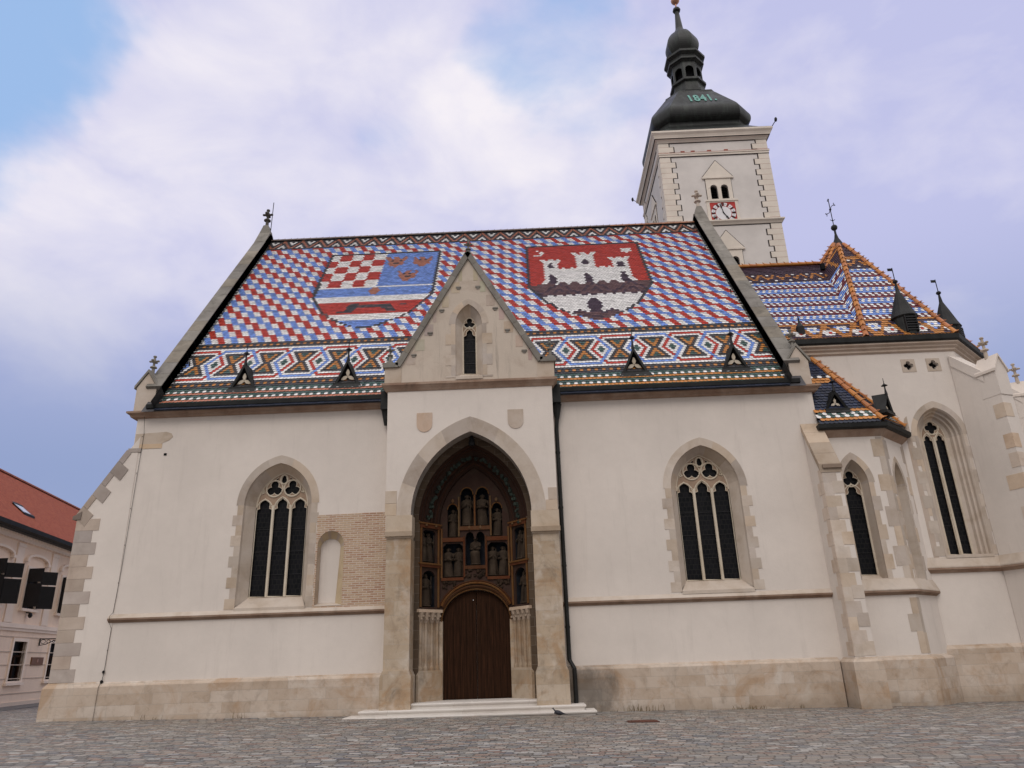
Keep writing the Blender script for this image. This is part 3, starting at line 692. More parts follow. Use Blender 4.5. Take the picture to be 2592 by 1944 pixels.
# gable copings with kneelers and finials
def gable_coping(x0, x1, xi, sgn, kx0, kx1):
    mb = MB(); h = .42; n = 18
    L = [0, 16.9]
    for i in range(n):
        a, c = .95+i*15.75/n, .95+(i+1)*15.75/n-.012
        q = []
        for v in (a, c):
            for x, hh in ((x0, h), (x1, h), (x1, -.3), (x0, -.3)):
                p = NE+nV*v+nN*hh; q.append((x, p.y, p.z))
        mb.add(q, [(0, 1, 5, 4), (1, 2, 6, 5), (3, 0, 4, 7), (0, 3, 2, 1), (4, 5, 6, 7)], 0, blockcol())
    top = NE+nV*16.6+nN*h
    mb.P = lambda x, y, z: (x, z, y)
    mb.P = None
    xm = (x0+x1)/2
    mb.loft([[(x0, top.y-.75, top.z-1.0), (x1, top.y-.75, top.z-1.0), (x1, top.y+.9, top.z-1.0), (x0, top.y+.9, top.z-1.0)],
             [(x0, top.y-.2, top.z-.1), (x1, top.y-.2, top.z-.1), (x1, top.y+.3, top.z-.1), (x0, top.y+.3, top.z-.1)],
             [(xm-.13, top.y-.13, top.z+.45), (xm+.13, top.y-.13, top.z+.45), (xm+.13, top.y+.13, top.z+.45), (xm-.13, top.y+.13, top.z+.45)]], 0, True, True)
    a, c = NE+nV*16.4+nN*h, Vector((0, 19.95, 10.9))             # far slope
    mb.add([(x0, a.y, a.z), (x1, a.y, a.z), (x1, c.y, c.z), (x0, c.y, c.z), (x0, a.y, a.z-.7), (x1, a.y, a.z-.7), (x1, c.y, c.z-.7), (x0, c.y, c.z-.7)], [(0, 1, 2, 3), (0, 3, 7, 4), (1, 5, 6, 2)], 0, (.8, .8, .8))
    cop = part(mb, 'gable_coping', M_GREYST)
    f = MB(); finial(f, xm, top.y+.02, top.z+.5, 1.05); part(f, 'finial', M_DARKST if sgn > 0 else M_STONE, cop)
    fl = MB()                                                   # lead apron between coping and tiles
    a, c = NE+nV*(-.05), NE+nV*16.4
    xa, xb = xi, xi+sgn*.11
    fl.add([(xa, a.y, a.z), (xa, c.y, c.z), (xa+0, (c+nN*.39).y, (c+nN*.39).z), (xa, (a+nN*.39).y, (a+nN*.39).z)], [(0, 1, 2, 3)])
    for i in range(60):
        v = .0+i*16.4/60; p = NE+nV*v+nN*.012; q = NE+nV*(v+16.4/60)+nN*.045
        fl.add([(xa, p.y, p.z), (xb, p.y, p.z), (xb, q.y, q.z), (xa, q.y, q.z)], [(0, 1, 2, 3)], 0, jit((1, 1, 1), .3))
    part(fl, 'lead_flashing', M_COPPER, cop)
    k = MB(); km = (kx0+kx1)/2
    k.prism([(kx0+.05, 10.83), (kx1-.05, 10.83), (kx1-.05, 11.85), (km, 12.45), (kx0+.05, 11.85)], -.02, 1.15, 0)
    k.prism([(kx0-.03, 11.80), (kx0-.03, 11.92), (km, 12.60), (kx1+.03, 11.92), (kx1+.03, 11.80), (km, 12.47)], -.07, 1.2, 1)
    kn = part(k, 'kneeler', [M_STONE, M_GREYST], cop)
    f = MB(); finial(f, km, .25, 12.55, .72); part(f, 'finial', M_GREYST, cop)
gable_coping(-14.45, -13.85, -13.85, 1, -14.88, -14.02)
gable_coping(9.75, 10.37, 9.75, -1, 9.90, 10.74)

# little triangular dormers
def dormer(u, name='dormer'):
    y0 = .42; z0 = 11.84; x = u
    D = MB(); w = .50; zt = z0+1.02; yb = 1.65
    apx = (x, y0-.08, zt)
    def back(z): return NE.y+(z-NE.z)/math.tan(NS)
    for s_ in (-1, 1):
        D.add([(x+s_*w, y0-.1, z0-.05), (x, y0-.1, zt), (x, back(zt)+.3, zt+.05), (x+s_*w*1.05, back(z0)+.1, z0+.0)], [(0, 1, 2, 3)])
        D.add([(x+s_*w, y0-.1, z0-.05), (x, y0-.1, zt), (x, y0-.1, zt-.17), (x+s_*(w-.13), y0-.1, z0+.02)], [(0, 1, 2, 3)])
        D.add([(x+s_*(w-.13), y0-.1, z0+.02), (x, y0-.1, zt-.17), (x, y0+.12, zt-.17), (x+s_*(w-.13), y0+.12, z0+.02)], [(0, 1, 2, 3)])
    D.box((x-w-.02, y0-.14, z0-.14), (x+w+.02, y0+.3, z0+.0))
    D.add([(x-w, y0-.1, z0), (x+w, y0-.1, z0), (x+w*1.3, y0-.28, z0-.27), (x-w*1.3, y0-.28, z0-.27)], [(0, 1, 2, 3)])
    D.add([(x-w+.1, y0+.1, z0), (x+w-.1, y0+.1, z0), (x, y0+.1, zt-.15)], [(0, 1, 2)], 1)
    d = part(D, name, [M_COPPER, M_DARK], nave_roof)
    t = MB(); cz = z0+.33
    for k in range(3):
        a = pi/2+2*pi*k/3; dx, dz = cos(a), sin(a); c = .17
        t.P = lambda xx, yy, zz, a=a: (x+xx*cos(a-pi/2)-zz*sin(a-pi/2), yy, cz+xx*sin(a-pi/2)+zz*cos(a-pi/2))
        t.prism([(-.03, .0), (.03, .0), (.075, .14), (.045, .24), (0, .30), (-.045, .24), (-.075, .14)], y0+.02, y0+.06)
    t.P = None
    part(t, 'dormer_tracery', M_TRAC, nave_roof)
    f = MB(); f.lathe((x, y0+.0, zt-.05), [(.07, 0), (.035, .25), (.025, .42), (.13, .45), (.05, .53), (.018, .56), (.012, .82)], 8); part(f, 'dormer_finial', M_IRON, nave_roof)
for u in (-10.9, -6.85, 4.25, 8.08): dormer(u)

# ------------------------------------------------------------------ porch
AW, AZ, AA = 2.08, 6.44, 9.36
W = MB()
arc = pointed(AW, AZ, AA, 16, PC)
W.panel([(PX0+.06, 5.7), (PC-AW, 5.7)]+arc+[(PC+AW, 5.7), (PX1-.02, 5.7), (PX1, 11.05), (PX0, 11.05)], [], -.8, -.25)
W.box((PX0+.02, -.248, 5.7), (PX0+.6, .02, 11.05)); W.box((PX1-.6, -.248, 5.7), (PX1-.02, .02, 11.05)); W.box((PX0+.605, -.248, 9.7), (PX1-.605, .02, 11.05))
porch = part(W, 'porch_wall', M_PLASTER)
S = MB()
o1 = pointed(2.58, AZ, 9.92, 16, PC)
for i in range(len(o1)-1):
    if i % 4 == 0: col = blockcol()
    a, b_, c, d = o1[i], o1[i+1], arc[i+1], arc[i]
    S.add([(a[0], -.822, a[1]), (b_[0], -.822, b_[1]), (c[0], -.822, c[1]), (d[0], -.822, d[1]), (a[0], -.79, a[1]), (b_[0], -.79, b_[1])], [(0, 1, 2, 3), (0, 4, 5, 1)], 0, col)
    S.add([(d[0], -.822, d[1]), (c[0], -.822, c[1]), (c[0], -.25, c[1]), (d[0], -.25, d[1])], [(0, 1, 2, 3)], 0, tuple(v*.95 for v in col))
S.box((PX0+.02, -.818, 6.45), (PC-2.58, -.79, 6.86), 0, (1, .93, .82)); S.box((PX0+.02, -.818, 6.87), (PX0+.42, -.79, 7.3), 0, (.98, .95, .9))
S.box((PC+2.58, -.818, 6.45), (PX1-.02, -.79, 6.80), 0, (1, .93, .85)); S.box((PC+2.68, -.818, 6.81), (PX1-.02, -.79, 7.22), 0, (.95, .92, .9))
part(S, 'arch_band', M_STONE, porch)
for s_ in (-1, 1):
    S = MB(); xo, xi = (PX0+.10, PC-AW+.02) if s_ < 0 else (PX1-.02, PC+AW-.0)
    x0, x1 = min(xo, xi), max(xo, xi)
    z = 5.65; k = 0
    S.box((x0, -.80, 1.44), (x1, .02, 5.66))
    S.prism([(x0-.08, 1.28), (x0-.08, .25), (x1+.08, .25), (x1+.08, 1.28), (x1, 1.46), (x0, 1.46)], -.90, .02)
    part(S, 'pillar', M_PILLAR, porch)
    K = MB(); K.prism([(x0-.03, 5.82), (x0+.02, 5.66), (x1-.02, 5.66), (x1+.03, 5.82), (x1+.03, 6.44), (x0-.03, 6.44)], -.83, -.2, 0, (.98, .94, .86))
    K.box((x0-.05, -.92, 5.72), (x1+.05, -.75, 5.88), 0, (.72, .66, .58)); part(K, 'impost_block', M_STONE, porch)
for x in (-3.66, -.38):
    S = MB(); S.prism([(x-.28, 10.12), (x-.28, 9.72)]+[(x-.28*cos(a), 9.68-.28*sin(a)) for a in [pi*i/12 for i in range(1, 12)]]+[(x+.28, 9.72), (x+.28, 10.12)], -.822, -.78, 0, (1.02, .9, .82) if x < -2 else (.93, .91, .9))
    part(S, 'shield_plaque', M_STONE, porch)
mb = MB(); mb.band([(PX0-.02, .1), (PX0-.02, -.8), (PX1+.02, -.8), (PX1+.02, .1)], [(-.05, 10.98), (.03, 10.98), (.08, 11.06), (.14, 11.13), (.19, 11.18), (.19, 11.26), (-.05, 11.30)]); part(mb, 'cornice', M_CORN, porch)
# gable above the porch
GB = 11.28
W = MB(); W.panel([(PX0-.03, GB), (PX1+.03, GB), (PX1+.03, 11.95), (.62, 11.95), (PC, 16.45), (-4.66, 11.95), (PX0-.03, 11.95)], [hole(.53, 13.6, 14.43, 11.44, PC)], -.86, -.36)
part(W, 'porch_gable', M_PLASTER2)
mb = MB()
for s_ in (-1, 1):
    a, t = (PC+s_*2.68, 11.98), (PC, 16.66); d = Vector((t[0]-a[0], t[1]-a[1])).normalized(); nn = Vector((-d.y, d.x))*(-s_ if s_ > 0 else 1)
    nn = Vector((s_*abs(d.y), abs(d.x)))
    n = 9; Ln = hypot(t[0]-a[0], t[1]-a[1])
    for i in range(n):
        p0, p1 = Vector(a)+d*(Ln*i/n), Vector(a)+d*(Ln*(i+1)/n-.01)
        q = [(p.x-nn.x*k, p.y-nn.y*k) for p, k in ((p0, .15), (p1, .15), (p1, -.07), (p0, -.07))]
        mb.prism(q, -.95, -.2, 0, blockcol())
    kx = PC+s_*2.9
    mb.box((min(PC+s_*2.62, PC+s_*3.19), -.95, 11.9), (max(PC+s_*2.62, PC+s_*3.19), -.2, 12.08), 0, (.9, .9, .9))
cop = part(mb, 'gable_coping', M_GREYST)
mb = MB()
for s_ in (-1, 1): mb = MB(); mb.box((min(PC+s_*2.5, PC+s_*3.12), -.872, 11.31), (max(PC+s_*2.5, PC+s_*3.12), -.3, 11.90), 0, (.95, .92, .88)); part(mb, 'gable_stone', M_STONE, cop)
q = [(-.8, .55), (-.62, .75)]
for s_ in (-1, 1):                                             # stepped stones along the gable
    for i, z in enumerate((12.0, 12.55, 13.15, 13.7, 14.3, 14.9, 15.4)):
        xe = 2.62*(16.5-z)/4.55; xi = max(.2, xe-random.uniform(.38, .62))
        mb = MB(); x0, x1 = sorted((PC+s_*xi, PC+s_*(2.62*(16.5-z-.45)/4.55))); mb.box((x0, -.868, z), (x1, -.85, z+.46), 0, tuple(v*random.uniform(.82, .98) for v in (1, .98, .95))); part(mb, 'gable_stone', M_STONE, cop)
mb = MB(); finial(mb, PC, -.6, 16.74, .62); part(mb, 'finial', M_GREYST, cop)
for s_ in (-1, 1):
    mb = MB(); mb.box((PC+s_*3.02-.12, -.55, 12.06), (PC+s_*3.02+.12, -.31, 12.3)); finial(mb, PC+s_*3.02, -.43, 12.40, .58); part(mb, 'pinnacle', M_GREYST, cop)
for i, z in enumerate((12.38, 13.25, 14.18, 15.12)):
    for s_ in (-1, 1):
        mb = MB(); x = PC+s_*(2.62*(16.5-z)/4.55-.32-.1*(i % 2)); mb.box((x-.10, -.91, z-.02), (x+.10, -.855, z+.03)); mb.box((x-.06, -.89, z-.09), (x+.06, -.855, z-.02)); part(mb, 'gable_corbel', M_GREYST, cop)
pw = window(front(PC, -.86), .74, 14.62, .50, 14.40, .27, 14.02, 13.58, 11.64, 11.42, .34, 1, block=.42, jog=.13)
R_ = MB()                                                      # saddle roof behind the porch gable
R_.add([(PX0+.1, -.3, 11.6), (PC, -.3, 16.2), (PC, 3.7, 16.2), (PX0+.1, .2, 11.6), (PX1-.1, -.3, 11.6), (PX1-.1, .2, 11.6)], [(0, 1, 2, 3), (1, 4, 5, 2)], 0, NAV)
part(R_, 'porch_roof', M_GLAZE)
# steps
def step(name, x0, x1, y0, y1, z0, z1, rnd=.04):
    mb = MB(); mb.band([(x0, y1), (x0, y0), (x1, y0), (x1, y1)], [(-.5, z0), (.0, z0), (0, z1-.10), (rnd, z1-.07), (rnd+.015, z1-.035), (rnd, z1), (-.5, z1)])
    mb.box((x0+.4, y0+.4, z0), (x1-.4, y1, z1-.002)); return part(mb, name, M_STEP)
step('step', -5.55, 1.45, -1.05, .2, -.1, .31); step('step', -5.95, 1.75, -1.42, -.3, -.3, .155)
step('step', PC-2.04, PC+2.04, -.72, .9, .2, .47)

# ------------------------------------------------------------------ portal inside the porch
Y0, Y1 = .0, .85
def ring3(w, zs, za, y, zb): return [(PC-w, y, zb)]+[(x, y, z) for x, z in pointed(w, zs, za, 16, PC)]+[(PC+w, y, zb)]
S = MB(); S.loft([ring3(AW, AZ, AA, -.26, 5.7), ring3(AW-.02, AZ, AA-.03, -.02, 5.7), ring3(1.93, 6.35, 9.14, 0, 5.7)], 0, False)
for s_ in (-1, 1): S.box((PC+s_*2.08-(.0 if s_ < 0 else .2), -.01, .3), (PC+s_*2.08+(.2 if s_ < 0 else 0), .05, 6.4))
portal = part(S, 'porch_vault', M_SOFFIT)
S = MB()
st = [(0, 0, 0), (.06, .05, 1), (.10, .16, 0), (.14, .20, 0), (.20, .20, 1), (.24, .34, 0), (.52, .40, 0), (.56, .55, 1), (.64, .58, 0), (.70, .72, 0), (.78, .74, 1), (.86, .84, 0), (.97, .88, 0), (1, 1, 0)]
S.loft([ring3(1.93-.66*t, 6.35-.05*t, 9.14-.72*t, Y1*y, 6.2) for t, y, m in st], 0, False, False, None, lambda a, i: (1, .75, .6) if a in (1, 4, 7, 10) else (.62, .55, .5))
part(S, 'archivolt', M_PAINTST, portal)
L = MB(); random.seed(3)
pa = pointed(1.60, 6.32, 8.78, 16, PC)
for i in range(1, 33):
    if abs(i-16) < 1: continue
    x, z = pa[i]
    for k in range(4): L.ball((x+random.uniform(-.07, .07), .33+random.uniform(-.05, .05), z+random.uniform(-.07, .07)), random.uniform(.05, .085), 6, 0, (1, .7, 1), jit((1, 1, 1), .5))
part(L, 'carved_leaves', M_LEAF, portal)
def niche_box(mb, outline, y0, d, mi):
    n = len(outline); vs = [(x, y0, z) for x, z in outline]+[(x*.98, y0+d, z) for x, z in outline]
    mb.add(vs, [(i, (i+1) % n, n+(i+1) % n, n+i) for i in range(n)]+[tuple(range(n, 2*n))], mi)
STAT = []
for s_ in (-1, 1):
    a, c = (PC+s_*1.93, Y0), (PC+s_*1.27, Y1)
    P = face(a, c) if s_ < 0 else face(c, a)
    S = MB(P)
    lo = [(-.32, 3.46)]+roundarch(.32, 4.42, .27)+[(.32, 3.46)]; hi = [(-.31, 4.97), (-.31, 6.02), (-.2, 6.1), (.2, 6.1), (.31, 6.02), (.31, 4.97)]
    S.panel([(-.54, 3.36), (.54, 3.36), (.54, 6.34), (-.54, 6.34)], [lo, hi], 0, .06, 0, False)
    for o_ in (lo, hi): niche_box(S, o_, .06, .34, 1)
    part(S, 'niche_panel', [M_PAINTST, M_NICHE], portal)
    T = MB(P)
    for z0, z1 in ((6.16, 6.34), (4.80, 4.94)): T.box((-.5, -.07, z0), (.5, .0, z1), 0, (.75, .42, .3)); T.box((-.54, -.10, z1-.05), (.54, .0, z1), 0, (1.1, .85, .5))
    for x in (-.43, .43): T.tube([P_ for P_ in [(x, -.03, 3.46), (x, -.03, 6.16)]], .04, 6, 0, (1, .8, .5))
    for x in (-.24, .24): T.ball((x, -.10, 6.25), .05, 6, 0, (1, 1, .9), (1, 1, .9))
    part(T, 'niche_moulding', M_OCHRE, portal)
    C = MB(P)                                                  # colonnettes, capitals and base
    C.box((-.54, .02, .4), (.54, .2, 3.37), 0, (.8, .76, .72))
    C.prism([(-.56, .4), (.56, .4), (.56, 1.28), (.5, 1.42), (-.5, 1.42), (-.56, 1.28)], -.10, .02)
    part(C, 'jamb_wall', M_PILLAR, portal)
    for i, x in enumerate((-.40, -.14, .14, .40)):
        C = MB(P); C.lathe((x, .0, 0), [(.085, 1.42), (.085, 1.5), (.058, 1.58), (.058, 2.92), (.075, 2.95)], 10, 0, (.8, .76, .72))
        part(C, 'colonnette', M_PILLAR, portal)
    C = MB(P); C.box((-.56, -.12, 3.28), (.56, .05, 3.38), 0, (1.1, 1, .9)); part(C, 'impost', M_STONE, portal)
    for x in (-.40, -.14, .14, .40):
        C = MB(P); C.lathe((x, .0, 2.93), [(.07, 0), (.085, .1), (.13, .3), (.14, .35)], 8, 0, (.68, .62, .56))
        for k in range(6): C.ball((x+.10*cos(k*pi/3), .10*sin(k*pi/3)-.01, 3.06+.1*(k % 2)), .045, 6, 0, (1, 1, 1), (.7, .64, .58))
        part(C, 'capital', M_STONE, portal)
    STAT.append((P, s_))
S = MB()
tymp = [(PC-1.28, 2.95)]+[(x, z) for x, z in pointed(1.28, 6.3, 8.44, 14, PC)]+[(PC+1.28, 2.95)]+[(x, z) for x, z in reversed(roundarch(1.2, 2.95, 1.06, 16, PC))]
def rel(l): return [(PC+x, z) for x, z in l]
NIC = {'n1': rel([(-.52, 6.27)]+roundarch(.235, 7.42, .27, 10, -.285)+[(-.05, 6.27)]), 'n2': rel([(.05, 6.27)]+roundarch(.235, 7.42, .27, 10, .285)+[(.52, 6.27)]),
       's1': rel([(-1.0, 5.88)]+roundarch(.19, 6.88, .22, 10, -.81)+[(-.62, 5.88)]), 's2': rel([(.62, 5.88)]+roundarch(.19, 6.88, .22, 10, .81)+[(1.0, 5.88)]),
       'c': rel([(-.34, 4.86), (-.34, 5.88)]+roundarch(.14, 5.9, .16, 8, -.19)+[(-.03, 5.8), (.03, 5.8)]+roundarch(.14, 5.9, .16, 8, .19)+[(.34, 5.88), (.34, 4.86)]),
       'l': rel([(-1.16, 4.47), (-1.16, 5.55), (-1.05, 5.66), (-.56, 5.66), (-.45, 5.55), (-.45, 4.47)]), 'r': rel([(.45, 4.47), (.45, 5.55), (.56, 5.66), (1.05, 5.66), (1.16, 5.55), (1.16, 4.47)])}
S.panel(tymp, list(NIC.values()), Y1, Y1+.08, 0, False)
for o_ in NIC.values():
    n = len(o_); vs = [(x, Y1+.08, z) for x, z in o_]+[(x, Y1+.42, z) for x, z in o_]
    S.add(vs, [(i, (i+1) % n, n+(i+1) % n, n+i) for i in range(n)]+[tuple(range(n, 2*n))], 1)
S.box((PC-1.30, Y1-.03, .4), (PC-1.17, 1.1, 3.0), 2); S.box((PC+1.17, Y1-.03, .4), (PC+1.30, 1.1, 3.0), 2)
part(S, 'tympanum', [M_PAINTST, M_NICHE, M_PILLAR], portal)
T = MB()
for x, z0, z1, r, c in ((-.58, 5.9, 7.35, .035, (1, 1, .85)), (.58, 5.9, 7.35, .035, (1, 1, .85)), (0, 6.27, 7.4, .03, (1.1, .8, .5)), (-.395, 4.46, 5.9, .035, (.75, .42, .3)), (.395, 4.46, 5.9, .035, (.75, .45, .32)), (-1.21, 4.46, 6.2, .04, (1, .85, .6)), (1.21, 4.46, 6.2, .04, (1, .85, .6))):
    T.tube([(PC+x, Y1-.03, z0), (PC+x, Y1-.03, z1)], r, 6, 0, c)
for x0, x1, z0, z1, c in ((-1.2, -.42, 5.72, 5.86, (.75, .42, .3)), (.42, 1.2, 5.72, 5.86, (.75, .42, .3)), (-.56, .56, 6.12, 6.26, (.8, .6, .5)), (-.38, .38, 4.74, 4.86, (.6, .4, .3)), (-1.22, -.42, 4.36, 4.46, (.75, .42, .3)), (.42, 1.22, 4.36, 4.46, (.75, .42, .3))):
    T.box((PC+x0, Y1-.06, z0), (PC+x1, Y1, z1), 0, c)
for x, z in ((-.2, 6.2), (.2, 6.2), (.8, 7.2), (-.8, 7.2)): T.ball((PC+x, Y1-.05, z), .06, 6, 0, (1, .7, 1.4), (1, 1, .95))
for e in ('n1', 'n2', 's1', 's2'):
    o_ = NIC[e][1:-1]; T.tube([(x, Y1-.015, z) for x, z in o_], .022, 5, 0, (1, .8, .5))
part(T, 'tympanum_moulding', M_OCHRE, portal)
T = MB(); random.seed(5)                                       # small carved groups over the door arch
for x0, x1, z0, z1 in ((-.36, .36, 4.46, 4.72), (-1.18, -.75, 4.05, 4.34), (.75, 1.18, 4.05, 4.34)):
    for k in range(16): T.ball((PC+random.uniform(x0, x1), Y1-.02, random.uniform(z0, z1)), random.uniform(.04, .075), 6, 0, (1, .8, 1.1), jit((.7, .6, .55), .3))
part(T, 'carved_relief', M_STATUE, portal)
T = MB()
for w, rise, r, c, yy in ((1.215, 1.08, .035, (.9, .75, .5), Y1+.0), (1.27, 1.17, .055, (.42, .3, .2), Y1-.03), (1.33, 1.29, .04, (1, .75, .42), Y1-.05), (1.40, 1.36, .03, (.5, .3, .2), Y1-.03)):
    T.tube([(x, yy, z) for x, z in roundarch(w, 2.97, rise, 22, PC) if z > 3.36 or w < 1.25], r, 6, 0, c)
part(T, 'door_arch_moulding', M_OCHRE, portal)
D = MB()
half = [(x, z) for x, z in roundarch(1.19, 2.95, 1.05, 20, 0)]
for s_ in (-1, 1):
    D = MB(); o_ = [(s_*.012, .47)]+[(s_*.012, 3.99)]+[(x, z) for x, z in (half[10:] if s_ > 0 else reversed(half[:11])) if abs(x) > .05]+[(s_*1.18, .47)]
    D.prism([(PC+x, z) for x, z in o_], 1.0, 1.08)
    for i in range(5):
        x = s_*(.14+i*.22); D.box((PC+x-.006, .992, .5), (PC+x+.006, 1.002, 3.2+.5*(4-i)/4), 0, (.4, .4, .4))
    leaf = part(D, 'door_leaf', M_WOOD, portal)
    if s_ > 0:
        k = MB(); k.ball((PC-.1, .97, 3.68), .02, 6); part(k, 'door_stud', M_DIAL, portal)
S = MB(); S.lathe((PC+.02, -.35, 9.0), [(.05, .32), (.09, .2), (.12, .05), (.10, -.04)], 8); part(S, 'porch_spotlight', M_IRON, portal)

# ------------------------------------------------------------------ statues in the niches
def statue_mesh(seed, seated=False):
    rnd = random.Random(seed); S = MB(); n = 20; H = 1.0
    ph = rnd.uniform(0, 6); k1, k2 = rnd.choice((5, 6, 7)), rnd.choice((9, 11))
    prof = [(0, .175, .15, 0), (.02, .18, .155, 0), (.15, .165, .14, .05), (.32, .155, .13, .06), (.46, .145, .12, .05), (.56, .125, .10, .03), (.66, .135, .10, .02), (.75, .155, .10, .01), (.81, .145, .085, 0), (.845, .07, .06, 0), (.86, .045, .045, 0), (.885, .05, .055, 0), (.91, .062, .068, 0), (.945, .064, .07, 0), (.975, .05, .058, 0), (.995, .02, .025, 0)]
    if seated: prof = [(0, .17, .15, 0), (.02, .175, .16, 0), (.2, .165, .16, .05), (.36, .17, .19, .05), (.44, .165, .18, .03), (.5, .13, .11, .03), (.62, .135, .105, .02), (.73, .155, .10, .01), (.80, .145, .085, 0), (.84, .07, .06, 0), (.86, .045, .045, 0), (.885, .05, .055, 0), (.91, .062, .068, 0), (.945, .064, .07, 0), (.975, .05, .058, 0), (.995, .02, .025, 0)]
    sway = rnd.uniform(-.03, .03); rings = []
    for z, rx, ry, am in prof:
        rings.append([((rx*(1+am*(sin(k1*t+ph)+.7*sin(k2*t+2*ph+z*4))))*cos(t)+sway*sin(z*3.1), (ry*(1+am*sin(k1*t+ph)))*sin(t)-(.03 if seated and .15 < z < .46 else 0), z) for t in [2*pi*i/n for i in range(n)]])
    S.loft(rings, 0, True, True)
    hx = sway*sin(2.9); S.ball((hx, -.068, .925), .016, 6); S.ball((hx, -.045, .885), .045, 8, 0, (1, .9, 1.3))        # nose, beard
    for i in range(10):                                        # hair
        t = pi*.0+pi*i/9; S.ball((hx+.06*cos(t), .02+.045*sin(t), .935), .032, 6, 0, (1, 1, 1.5))
    for s_ in (-1, 1):
        up_ = rnd.uniform(.50, .66); hxn = s_*rnd.uniform(.03, .10)
        S.tube([(s_*.135, 0, .785), (s_*.175, -.01, .66), (s_*.165, -.07, .57), (hxn, -.15, up_), (hxn*.8, -.165, up_+.03)], [.045, .05, .05, .034, .022], 8)
    S.box((-.03, -.2, .53), (.07, -.155, .66)) if rnd.random() < .6 else S.tube([(.1, -.17, .02), (.1, -.16, .9)], .012, 6)
    S.lathe((0, 0, -.04), [(.19, 0), (.19, .045)], 10)
    return S
STM = [statue_mesh(11), statue_mesh(23), statue_mesh(37), statue_mesh(52), statue_mesh(71, True)]
def statue(v, loc, h, rz, label):
    src = STM[v]; WORLD.setdefault('x', Vector())
    me = STMESH.get(v)
    if me is None:
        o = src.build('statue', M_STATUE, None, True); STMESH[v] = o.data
    else:
        o = bpy.data.objects.new('statue', me); COL.objects.link(o)
    o.location = loc; o.scale = (h*1.08, h*1.0, h); o.rotation_euler = (0, 0, rz)
    tag(o, label, 'statue', 'carved saints in the portal niches')
STMESH = {}
yb = Y1+.22
for key, v, x, z, h, lab in (('n1', 0, -.285, 6.30, 1.12, 'robed stone saint in the left one of the two topmost portal niches'),
        ('n2', 1, .285, 6.30, 1.12, 'robed stone saint in the right one of the two topmost portal niches'),
        ('s1', 2, -.81, 5.91, .98, 'stone saint in the small round-arched niche left of the two tallest niches'),
        ('s2', 3, .81, 5.91, .98, 'stone saint in the small round-arched niche right of the two tallest niches'),
        ('c', 4, 0, 4.9, .95, 'seated stone figure in the twin-arched niche at the centre of the portal'),
        ('l', 1, -.98, 4.5, 1.0, 'outer stone figure of the pair in the niche left of the seated figure'),
        ('l', 2, -.62, 4.5, 1.0, 'inner stone figure of the pair in the niche left of the seated figure'),
        ('r', 0, .62, 4.5, 1.0, 'inner stone figure of the pair in the niche right of the seated figure'),
        ('r', 3, .98, 4.5, 1.0, 'outer stone figure of the pair in the niche right of the seated figure')):
    statue(v, (PC+x, yb, z+.04), h, random.uniform(-.2, .2), lab)
for P, s_ in STAT:
    side = 'left' if s_ < 0 else 'right'; rz = .9 if s_ < 0 else -.9
    for v, x, z, h, lab in ((2, -.14, 5.0, 1.0, f'outer stone saint in the upper square niche on the {side} side of the portal'), (0, .15, 5.0, 1.0, f'inner stone saint in the upper square niche on the {side} side of the portal'),
                            (3, 0, 3.49, 1.08, f'stone saint in the lower arched niche on the {side} side beside the door arch')):
        p = P(x*(1 if s_ < 0 else -1), .2, z); statue(v, (p[0], p[1], p[2]+.04), h, rz, lab)

# ------------------------------------------------------------------ nave buttresses
random.seed(21)
def quoins(mb, P, edge, sgn, z0, z1, h=.36, w=(.45, .75), y=-.012, d=.03, odd=False):
    z = z0; k = 0
    while z < z1-.05:
        zt = min(z1, z+h*random.uniform(.85, 1.15)); ww = w[k % 2]*random.uniform(.93, 1.05)
        a, c = sorted((edge, edge+sgn*ww)); q = MB(); mb.P = P
        mb.box((a, y, z+.0005), (c, d, zt-.0005), 0, blockcol()); z = zt; k += 1
    mb.P = None
S = MB()                                                       # west buttress, flush with the front
prof = [(-14.4, -.4), (-16.24, -.4), (-16.24, 7.0), (-14.72, 9.42), (-14.4, 9.9)]
S.prism(prof, -.02, 1.1)
but = part(S, 'buttress', M_PLASTER)
S = MB(); S.P = None
S.band([(-16.25, 1.1), (-16.25, -.02), (-14.46, -.02)], [(-.1, -.4), (.12, -.4), (.12, 1.25), (.09, 1.3), (.0, 1.42), (-.1, 1.42)])
part(S, 'plinth', M_PLINTH, but)
S = MB()
z = 1.42; k = 0
while z < 6.75:
    zt = z+.42; w = .62 if k % 2 else .86; xe = -16.24
    S.box((xe-.012, -.036, z+.004), (xe+w*random.uniform(.95, 1.05), .02, zt-.0045), 0, tuple(v*.98 for v in blockcol())); z = zt; k += 1
part(S, 'quoin', M_PINKST, but)
S = MB()                                                       # stepped cap stones on the slope
d = Vector((1.54, 2.44)).normalized(); nn = Vector((-d.y, d.x))
for i in range(6):
    a, c = Vector((-16.32, 6.93))+d*(i*2.9/6), Vector((-16.32, 6.93))+d*((i+1)*2.9/6-.01)
    w = .14 if i % 2 else .42
    S.prism([tuple(a+nn*.05), tuple(c+nn*.05), (c.x+w*.9, c.y-w*.75), (a.x+w*.9, a.y-w*.75)], -.045, 1.14, 0, tuple(v*.8 for v in blockcol()))
S.box((-14.78, -.04, 9.3), (-14.3, .4, 9.45), 0, (.8, .8, .8)); S.prism([(-16.40, 6.86), (-16.1, 6.86), (-16.1, 7.15), (-16.40, 6.98)], -.07, 1.16, 0, (.45, .42, .4))
part(S, 'weathering', M_PINKST, but)

